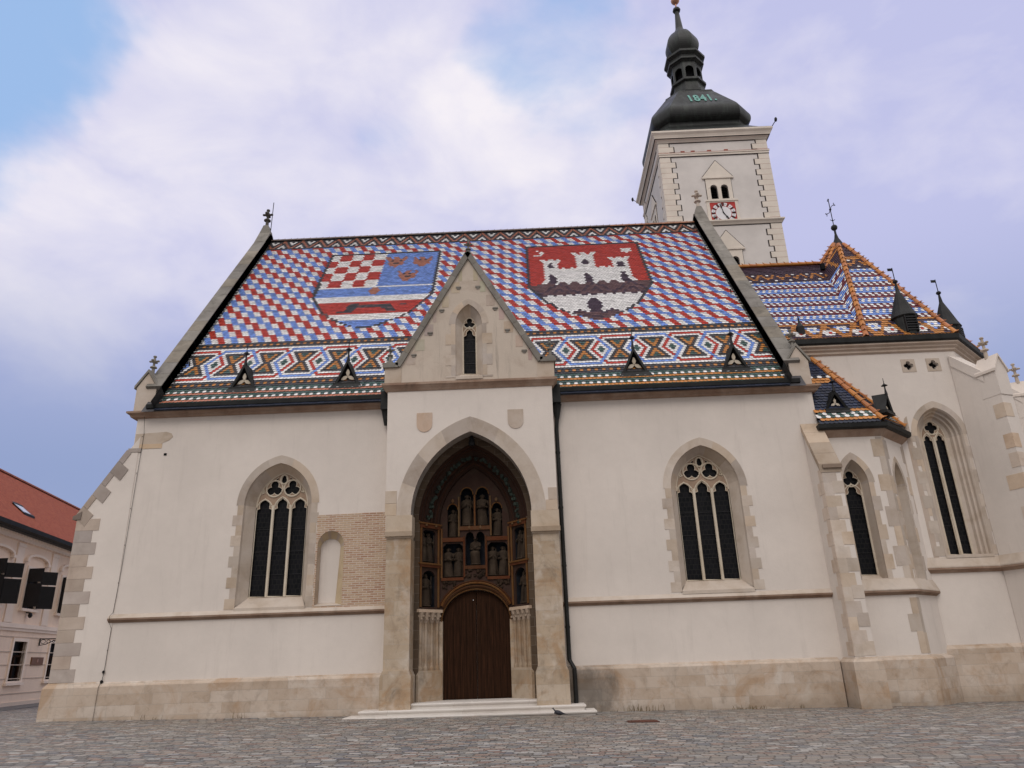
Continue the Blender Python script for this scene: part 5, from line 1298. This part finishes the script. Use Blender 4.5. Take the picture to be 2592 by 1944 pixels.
for h_, txt in NUM.items():
    K = MB(); a = 2*pi*h_/12
    K.P = lambda x, y, z, a=a: P(cx_+x*cos(a)+(z)*sin(a), y, cz-x*sin(a)+z*cos(a))
    wid = {'I': .055, 'V': .10, 'X': .10}; tot = sum(wid[c] for c in txt); k = min(1, .30/tot); x = -tot*k/2
    def bar(xa, za, xb, zb, t=.026):
        d_ = Vector((xb-xa, zb-za)).normalized(); n_ = Vector((-d_.y, d_.x))*t/2*max(k, .7); K.prism([(xa-n_.x, za-n_.y), (xb-n_.x, zb-n_.y), (xb+n_.x, zb+n_.y), (xa+n_.x, za+n_.y)], -.05, -.034)
    for c in txt:
        w_ = wid[c]*k; l, r = x+.012, x+w_-.012; b0, t0 = .49, .685
        if c == 'I': bar(x+w_/2, b0, x+w_/2, t0, .034)
        elif c == 'V': bar(l, t0, x+w_/2, b0, .034); bar(r, t0, x+w_/2, b0, .02)
        else: bar(l, t0, r, b0, .034); bar(r, t0, l, b0, .02)
        x += w_
    part(K, 'clock_numeral', M_BLACK, tower_)
def hand(name, ang, L, w):
    K = MB(); K.P = lambda x, y, z: P(cx_+x*cos(ang)+z*sin(ang), y, cz-x*sin(ang)+z*cos(ang))
    K.prism([(-w, -.10), (w, -.10), (w*.7, L*.45), (w*2.2, L*.62), (w*1.1, L*.72), (w*1.6, L*.82), (0, L), (-w*1.6, L*.82), (-w*1.1, L*.72), (-w*2.2, L*.62), (-w*.7, L*.45)], -.075, -.058); part(K, name, M_BLACK, tower_)
hand('clock_hand', radians(149), .50, .032); hand('clock_hand', radians(347), .66, .024)
# curved copper dome: square below, octagonal above
def oct_ring(a, h, z): return [(TCX+x-.08*min(1, max(0, z-31.0)), TCY+y, z) for x, y in ((-h, -a), (h, -a), (a, -h), (a, h), (h, a), (-h, a), (-a, h), (-a, -h))]
prof = [(3.52, 3.50, 30.86), (3.52, 3.50, 30.97), (3.34, 2.9, 31.12), (3.06, 2.5, 31.45), (2.90, 2.34, 31.9), (2.86, 2.3, 32.2), (3.0, 2.3, 32.3), (3.24, 2.3, 32.48), (3.35, 2.28, 32.78), (3.35, 2.24, 33.08), (3.22, 2.14, 33.36), (3.0, 1.98, 33.7), (2.70, 1.76, 34.16), (2.40, 1.54, 34.62), (2.12, 1.34, 35.05), (1.94, 1.2, 35.32), (1.74, 1.02, 35.5), (1.4, .72, 35.64), (1.14, .5, 35.8), (1.06, .46, 36.02)]
prof = prof[:4]+[(a_*.92, h_*.93, z_) for a_, h_, z_ in prof[4:16]]+prof[16:]
def smooth_prof(pr, k=3):
    out = []
    for i in range(len(pr)-1):
        p0, p1, p2, p3 = pr[max(i-1, 0)], pr[i], pr[i+1], pr[min(i+2, len(pr)-1)]
        for j in range(k):
            t = j/k; out.append(tuple(.5*((2*b1)+(-a1+c1)*t+(2*a1-5*b1+4*c1-d1)*t*t+(-a1+3*b1-3*c1+d1)*t**3) for a1, b1, c1, d1 in zip(p0, p1, p2, p3)))
    return out+[pr[-1]]
D = MB(); D.loft([oct_ring(*r) for r in [prof[0], prof[1]]+smooth_prof(prof[2:], 3)], 0, True, True)
dome = part(D, 'dome', M_DOME)
def octo(mb, pr, mi=0): mb.loft([[(TCX+r/cos(pi/8)*cos(pi/8+k*pi/4), TCY+r/cos(pi/8)*sin(pi/8+k*pi/4), z) for k in range(8)] for r, z in pr], mi, True, True)
L = MB(); octo(L, [(1.06, 35.98), (1.18, 36.05), (1.18, 36.22), (1.02, 36.32), (.98, 36.95), (1.12, 37.04), (1.12, 37.2), (.97, 37.25)])
for k in range(8):                                             # open lantern: panel with a round-headed opening per side
    a = k*pi/4; R = .96; hw = R*math.tan(pi/8)
    L.P = lambda x, y, z, a=a: (TCX+(R-y)*cos(a)-x*sin(a), TCY+(R-y)*sin(a)+x*cos(a), z)
    L.panel([(-hw, 37.2), (hw, 37.2), (hw, 38.7), (-hw, 38.7)], [[(-.27, 37.32)]+roundarch(.27, 38.0, .28, 10)+[(.27, 37.32)]], 0, .10)
L.P = None; octo(L, [(.55, 37.2), (.55, 38.68)], 1)
octo(L, [(.97, 38.64), (1.05, 38.7), (1.16, 38.76), (1.16, 38.9), (1.04, 38.96), (1.08, 39.12), (1.28, 39.28), (1.28, 39.44), (1.0, 39.62), (.76, 39.76)])
part(L, 'lantern', [M_DOME, M_DARK], dome)
L = MB(); octo(L, smooth_prof([(.70, 39.72), (.80, 39.85), (.98, 40.2), (1.06, 40.6), (1.02, 41.0), (.86, 41.4), (.64, 41.75), (.40, 42.02), (.25, 42.38)], 3)); octo(L, [(.25, 42.3), (.13, 44.0)]); octo(L, [(.14, 43.98), (.24, 44.04), (.26, 44.14), (.22, 44.26), (.10, 44.3)])
part(L, 'onion_spire', M_DOME, dome)
L = MB(); L.tube([(TCX, TCY, 44.25), (TCX, TCY, 45.0)], .055, 8); L.ball((TCX, TCY, 45.05), .30, 20); L.tube([(TCX, TCY, 45.3), (TCX, TCY, 46.6)], .04, 6); L.box((TCX-.35, TCY-.03, 46.0), (TCX+.35, TCY+.03, 46.08))
part(L, 'gilded_ball', M_GOLD, dome, True)
# the year on the front of the dome
txt = bpy.data.curves.new('date', 'FONT'); txt.body = '1841.'; txt.size = .82; txt.extrude = .015; txt.align_x = 'CENTER'; txt.offset = .028; txt.space_character = 1.12
to = bpy.data.objects.new('date', txt); COL.objects.link(to)
bpy.context.view_layer.update(); me = bpy.data.meshes.new_from_object(to.evaluated_get(bpy.context.evaluated_depsgraph_get())); bpy.data.objects.remove(to)
K = MB()
def onto(x, y):                                                # bend the plate round the front facet
    z = 33.72+y*1.62; pr = smooth_prof(prof[2:], 8)
    for p, q in zip(pr, pr[1:]):
        if p[2] <= z <= q[2]:
            a = p[0]+(q[0]-p[0])*(z-p[2])/(q[2]-p[2]); return (TCX+x, TCY-a-.035, z)
    return (TCX+x, TCY-2.8, z)
vs_ = [onto(v.co.x*.88, v.co.y)[:1]+(onto(v.co.x*.88, v.co.y)[1]-v.co.z,)+onto(v.co.x*.88, v.co.y)[2:] for v in me.vertices]
K.add(vs_, [tuple(p.vertices) for p in me.polygons]); part(K, 'date_inscription', M_VERDI, dome)
bpy.data.meshes.remove(me); bpy.data.curves.remove(txt)
for x, y in ((TXb+.5, TYa-.5), (TXa-.5, TYb+.5), (TXb+.5, TYb+.5)):
    sx, sy = (1 if x > TCX else -1), (1 if y > TCY else -1)
    K = MB(); K.tube([(x-sx*.15, y-sy*.15, 30.85), (x+sx*.05, y+sy*.05, 31.12)], .025, 6); K.ball((x+sx*.08, y+sy*.08, 31.2), .12, 8, 0, (.7, 1, 1.3)); part(K, 'floodlight', M_BLACK, tower_)

# ------------------------------------------------------------------ town house on the left
random.seed(44)
HO = Vector((-22.49, 6.91, .42)); HD = Vector((-.1901, .9818, 0)); HN = Vector((HD.y, -HD.x, 0))
HO = Vector((-29.24, 16.73, .02)); HK = 1.3
HP = lambda x, y, z: (HO.x+(HD.x*x-HN.x*y)*HK, HO.y+(HD.y*x-HN.y*y)*HK, 1.75+(z-1.75)*HK)    # x along the facade, y into the house
TH = thing('town_house', HP(4, 3, 0), 'pink two-storey town house with red tiled roof and black shutters beyond the church corner', 'house')
HE = 18
UPW = [-6.0, -2.7, .76, 4.48, 8.2, 11.9, 15.6]; LOW = [-5.6, -2.4, .66, 4.38, 8.1, 11.8, 15.5]
def whole(c, hw, z0, z1): return [(c-hw, z0), (c+hw, z0), (c+hw, z1), (c-hw, z1)]
W = MB(HP)
hu = [whole(c, .66, 4.47, 6.15) for c in UPW]; hl = [whole(c, .61, 1.47, 3.08) for c in LOW]
W.panel([(-8, -.2), (HE, -.2), (HE, 7.7), (-8, 7.7)], hu+hl, 0, .4); W.P = None
W.P = HP; W.box((-8, .41, -.2), (-7.6, 9, 7.7)); W.box((HE-.4, .41, -.2), (HE, 9, 7.7)); W.box((-8, 8.6, -.2), (HE, 9, 7.7)); W.box((-7.5, .8, 0), (HE-.5, .9, 7.6), 1)
for x0 in (-8, HE-.4): W.P = lambda x, y, z: HP(y, x, z); W.prism([(.02, 7.68), (8.98, 7.68), (4.6, 11.7)], x0, x0+.4)
part(W, 'house_wall', [M_PINK, M_DARK], TH)
T = MB(HP)
T.box((-8, -.10, 3.62), (HE, .05, 3.80)); T.box((-8, -.06, 3.50), (HE, .05, 3.62), 0, (.9, .9, .9)); T.box((-8, -.05, .2), (HE, .05, .62), 0, (.82, .80, .78))
for z in (3.28, 2.67, 2.14, 1.58, .98):
    T.box((-8, -.022, z-.035), (HE, .02, z), 0, (.62, .6, .58))
for c in (-4.1, -.95, 2.62, 6.34, 10.05): T.box((c-.32, -.05, 3.84), (c+.32, .03, 7.0)); T.box((c-.36, -.08, 6.95), (c+.36, .03, 7.1)); T.box((c-.36, -.07, 3.82), (c+.36, .03, 3.98))
T.box((-8, -.12, 7.18), (HE, .05, 7.36)); T.box((-8, -.22, 7.36), (HE, .05, 7.52))
part(T, 'facade_trim', M_TRIM, TH)
for c in UPW:
    F = MB(HP); F.panel(whole(c, .78, 4.42, 6.27), [whole(c, .66, 4.47, 6.15)], -.05, .1, 0, False); F.box((c-.88, -.14, 4.34), (c+.88, .02, 4.44))
    ar = roundarch(1.15, 6.50, .32, 12, c); ar2 = roundarch(1.0, 6.50, .22, 12, c)
    F.prism(ar+ar2[::-1], -.14, .02); F.box((c-1.2, -.16, 6.40), (c-.95, .02, 6.52)); F.box((c+.95, -.16, 6.40), (c+1.2, .02, 6.52))
    w_ = part(F, 'window', M_TRIM, TH)
    G = MB(HP); G.box((c-.66, .16, 4.47), (c+.66, .2, 6.15)); part(G, 'pane', M_GLASS, TH)
    G = MB(HP)
    for s_ in (-1, 1): G.box((c+s_*.60-.06, .06, 4.47), (c+s_*.60+.06, .16, 6.15))
    G.box((c-.04, .06, 4.47), (c+.04, .16, 6.15)); G.box((c-.66, .06, 5.45), (c+.66, .16, 5.53)); part(G, 'window_frame', M_BLACK, TH)
    for s_, an in ((-1, radians(80)), (1, radians(52))):       # opened shutters
        G = MB(); hx = c+s_*.64
        G.P = lambda x, y, z, hx=hx, s_=s_, an=an: HP(hx+s_*(x*cos(an)), -.06-x*sin(an)-y, z)
        for z0, z1 in ((4.5, 5.50), (5.56, 6.15)):
            G.box((0, 0, z0), (.07, .05, z1)); G.box((.55, 0, z0), (.62, .05, z1)); G.box((.07, 0, z0), (.55, .05, z0+.08)); G.box((.07, 0, z1-.08), (.55, .05, z1))
            k = int((z1-z0-.16)/.055)
            for i in range(k): G.box((.07, .008, z0+.09+i*.055), (.55, .04, z0+.12+i*.055))
            G.box((.07, .018, z0+.08), (.55, .024, z1-.08))
        part(G, 'shutter', M_BLACK, TH)
for c in LOW:
    F = MB(HP); F.panel(whole(c, .74, 1.36, 3.22), [whole(c, .61, 1.47, 3.08)], -.06, .1, 0, False); F.box((c-.82, -.13, 1.30), (c+.82, .02, 1.40)); part(F, 'window', M_TRIM, TH)
    G = MB(HP); G.box((c-.61, .2, 1.47), (c+.61, .24, 3.08)); part(G, 'pane', M_GLASS, TH)
    G = MB(HP); G.box((c-.61, .1, 1.47), (c-.52, .18, 3.08)); G.box((c+.52, .1, 1.47), (c+.61, .18, 3.08)); G.box((c-.05, .1, 1.47), (c+.05, .18, 2.5)); G.box((c-.61, .1, 2.44), (c+.61, .18, 2.52)); part(G, 'window_frame', M_WOOD, TH)
    G = MB(HP)
    for i in range(9): x = c-.5+i*.125; G.box((x, .27+.02*(i % 2), 1.47), (x+.11, .29+.02*(i % 2), 3.05))
R_ = MB(HP); R_.add([(-8.4, -.55, 7.62), (HE+.3, -.55, 7.62), (HE+.3, 4.6, 11.9), (-8.4, 4.6, 11.9), (HE+.3, 9.5, 7.62), (-8.4, 9.5, 7.62), (-8.4, -.55, 7.5), (HE+.3, -.55, 7.5)], [(0, 1, 2, 3), (3, 2, 4, 5), (6, 7, 1, 0)])
hr = part(R_, 'house_roof', M_REDROOF, TH)
K = MB(HP)
for i in range(82):
    x0 = -8.4+i*.394; K.loft([[(x, 4.6+.14*cos(a), 11.86+.14*sin(a)) for a in [pi*k/5 for k in range(6)]] for x in (x0, x0+.40)], 0, False, False, jit((1, 1, 1), .15))
part(K, 'ridge_tiles', simple('clay_ridge', (.28, .09, .055), .8), hr)
K = MB(HP); K.loft([[(x, y, z) for y, z in ((-.50, 7.42), (-.68, 7.46), (-.72, 7.62), (-.66, 7.64), (-.5, 7.60))] for x in (-8.4, HE+.3)], 0, True, True); K.box((-8.3, -.5, 7.40), (HE+.2, .02, 7.56)); part(K, 'gutter', M_COPPER, TH)
sl = (11.9-7.62)/5.15
K = MB(HP)
def onroof(x, y, h): return (x, y, 7.62+(y+.55)*sl+h)
K.add([onroof(.05, .62, .07), onroof(.95, .62, .07), onroof(.95, 1.15, .07), onroof(.05, 1.15, .07)], [(0, 1, 2, 3)], 1)
for q in (((-.02, .55), (1.02, .62)), ((-.02, 1.15), (1.02, 1.22)), ((-.02, .55), (.05, 1.22)), ((.95, .55), (1.02, 1.22))):
    (x0, y0), (x1, y1) = q; K.add([onroof(x0, y0, .10), onroof(x1, y0, .10), onroof(x1, y1, .10), onroof(x0, y1, .10), onroof(x0, y0, -.02), onroof(x1, y0, -.02)], [(0, 1, 2, 3), (0, 4, 5, 1)], 0)
sky_m = simple('skylight_glass', (.55, .57, .6), .08, .0, .02, 1, 0, .9)
part(K, 'skylight', [M_COPPER, sky_m], hr)
K = MB(HP); K.box((2.03, -.05, 2.10), (3.25, .0, 2.44)); pq = part(K, 'wall_plaque', M_BRASS, TH)
K = MB(HP); K.prism([(2.60, 2.25), (2.64, 2.2), (2.68, 2.25), (2.67, 2.36), (2.61, 2.36)], -.06, -.045); part(K, 'plaque_emblem', M_GOLD, pq)
K = MB(HP); K.ball((.72, -.18, 4.18), .10, 8, 0, (1, 1, 1.2)); K.tube([(.72, 0, 4.3), (.72, -.18, 4.28)], .03, 6); part(K, 'floodlight', M_BLACK, TH)
K = MB(HP)                                                     # scrolled lamp bracket with its lamp
bx = 2.55
K.tube([(bx, -.02, 3.24), (bx, -.95, 3.24)], .022, 6); K.tube([(bx, -.03, 2.94), (bx, -.03, 3.27)], .025, 6); K.tube([(bx, -.02, 2.95), (bx, -.3, 3.0), (bx, -.6, 3.14), (bx, -.9, 3.22)], .018, 6)
for y, r in ((-.17, .10), (-.40, .075), (-.62, .05)): K.tube([(bx, y+r*cos(t), 3.12+r*sin(t)*.9) for t in [2*pi*i/14 for i in range(15)]], .014, 5)
part(K, 'lamp_bracket', M_IRON, TH)
K = MB(HP); K.lathe((bx, -1.0, 3.26), [(.05, 0), (.10, .30), (.12, .34), (.03, .46)], 8); part(K, 'wall_lantern', [simple('lamp_white', (.7, .68, .62), .4)], TH)
# pavement in front of the house
K = MB(HP); K.box((-9, -1.6, -.3), (12, .02, .47)); tag(K.build('pavement', M_GREYPAV), 'grey stone pavement along the foot of the pink town house', 'pavement', kind='structure')

# ------------------------------------------------------------------ far building at the right edge
FB = thing('distant_building', (42, 34, 0), 'cream building with grey roof glimpsed behind the choir at the right edge', 'building')
W = MB(); W.box((38.75, 30, -1), (50, 40, 17.9)); part(W, 'building_wall', M_CREAM, FB)
W = MB(); W.prism([(38.6, 18.55), (38.9, 18.55), (44.5, 22.8), (50.5, 18.6), (50.8, 18.6), (44.5, 23.3)], 29.8, 40.2); W.prism([(38.9, 17.9), (49.9, 17.9), (49.9, 18.6), (44.5, 22.7), (38.9, 18.55)], 30.02, 39.9, 1); part(W, 'building_roof', [M_GREYST, M_CREAM], FB)
W = MB(); W.box((38.5, 29.6, 18.2), (50.6, 30.0, 18.5)); W.box((38.6, 29.7, 17.75), (50.4, 30.0, 17.9)); part(W, 'building_cornice', M_TRIM, FB)
W = MB(); W.box((38.95, 29.95, 18.0), (39.9, 30.05, 18.45)); W.box((38.95, 29.95, 15.9), (39.7, 30.05, 17.4)); W.box((41.6, 29.95, 15.9), (42.6, 30.05, 17.4)); part(W, 'building_window', M_GLASS, FB)

# ------------------------------------------------------------------ pigeon, drain
B_ = MB(); bz = gz(.7, -2.3)
body = [(-.15, .015, .125, .012), (-.13, .035, .14, .03), (-.09, .058, .15, .055), (-.03, .068, .14, .066), (.04, .062, .125, .058), (.09, .045, .115, .038), (.13, .032, .105, .022), (.19, .03, .09, .010), (.25, .028, .08, .005)]
rings = [[(.62+x, -2.3+ry*cos(t), bz+zc+rz*sin(t)) for t in [2*pi*i/14 for i in range(14)]] for x, ry, zc, rz in body]
B_.loft(rings, 0, True, True)
B_.loft([[(.62+x, -2.3+r*cos(t), bz+z+r*.9*sin(t)) for t in [2*pi*i/12 for i in range(12)]] for x, z, r in ((-.09, .15, .05), (-.125, .19, .040), (-.145, .22, .033), (-.16, .245, .035), (-.175, .255, .027), (-.188, .255, .010))], 0, True, True, (.8, .95, 1.0))
pg = B_.build('pigeon', M_FEATHER, None, True); tag(pg, 'dark pigeon standing on the cobbles in front of the church steps', 'pigeon')
K = MB(); K.loft([[(.62+x, -2.3+r*cos(t), bz+.252+r*sin(t)) for t in [2*pi*i/8 for i in range(8)]] for x, r in ((-.185, .010), (-.215, .002))], 0, True, True); o = K.build('beak', M_IRON, None); o.parent = pg
K = MB()
for y in (-.025, .025):
    K.tube([(.62+.0, -2.3+y, bz+.10), (.62-.005, -2.3+y, bz+.012)], .006, 6)
    for dx, dy in ((-.035, 0), (-.025, .015), (-.025, -.015), (.02, 0)): K.tube([(.615, -2.3+y, bz+.012), (.615+dx, -2.3+y+dy, bz+.006)], .004, 5)
o = K.build('legs', M_RUST, None); o.parent = pg
K = MB(); g0 = gz(2.8, -4.1); K.P = lambda x, y, z: (2.8+x, -4.15-.22*0+y, g0+z)
K.box((-.42, -.30, -.05), (.42, .30, .012), 0, (.7, .7, .7))
for i in range(9): K.box((-.38, -.27+i*.062, .012), (.38, -.24+i*.062, .022))
tag(K.build('drain_cover', M_RUST), 'rusty rectangular drain cover set in the cobbles right of the steps', 'drain cover')
bpy.context.view_layer.update()
# dry weeds in the joint at the foot of the wall
K = MB(); random.seed(91)
for cx, n in ((3.1, 26), (3.5, 14), (6.6, 30), (6.9, 16), (-9.6, 10), (-12.6, 12), (8.3, 8)):
    for i in range(n):
        x = cx+random.gauss(0, .22); y = -.19-abs(random.gauss(0, .05)); h = random.uniform(.05, .26)*(1 if cx < 6 else .7); dx = random.uniform(-.1, .1); z = gz(x, y)-.01; w = random.uniform(.004, .010)
        K.add([(x-w, y, z), (x+w, y, z), (x+w*.7+dx*.4, y-.02, z+h*.6), (x-w*.7+dx*.4, y-.02, z+h*.6), (x+dx, y-.05, z+h)], [(0, 1, 2, 3), (3, 2, 4)], 0, jit((1, 1, 1), .4))
tag(K.build('weeds', simple('dry_weed', (.20, .15, .08), .9, 0, .4)), 'dry brown weeds growing along the foot of the church wall', 'weeds', kind='stuff')
bpy.context.view_layer.update()
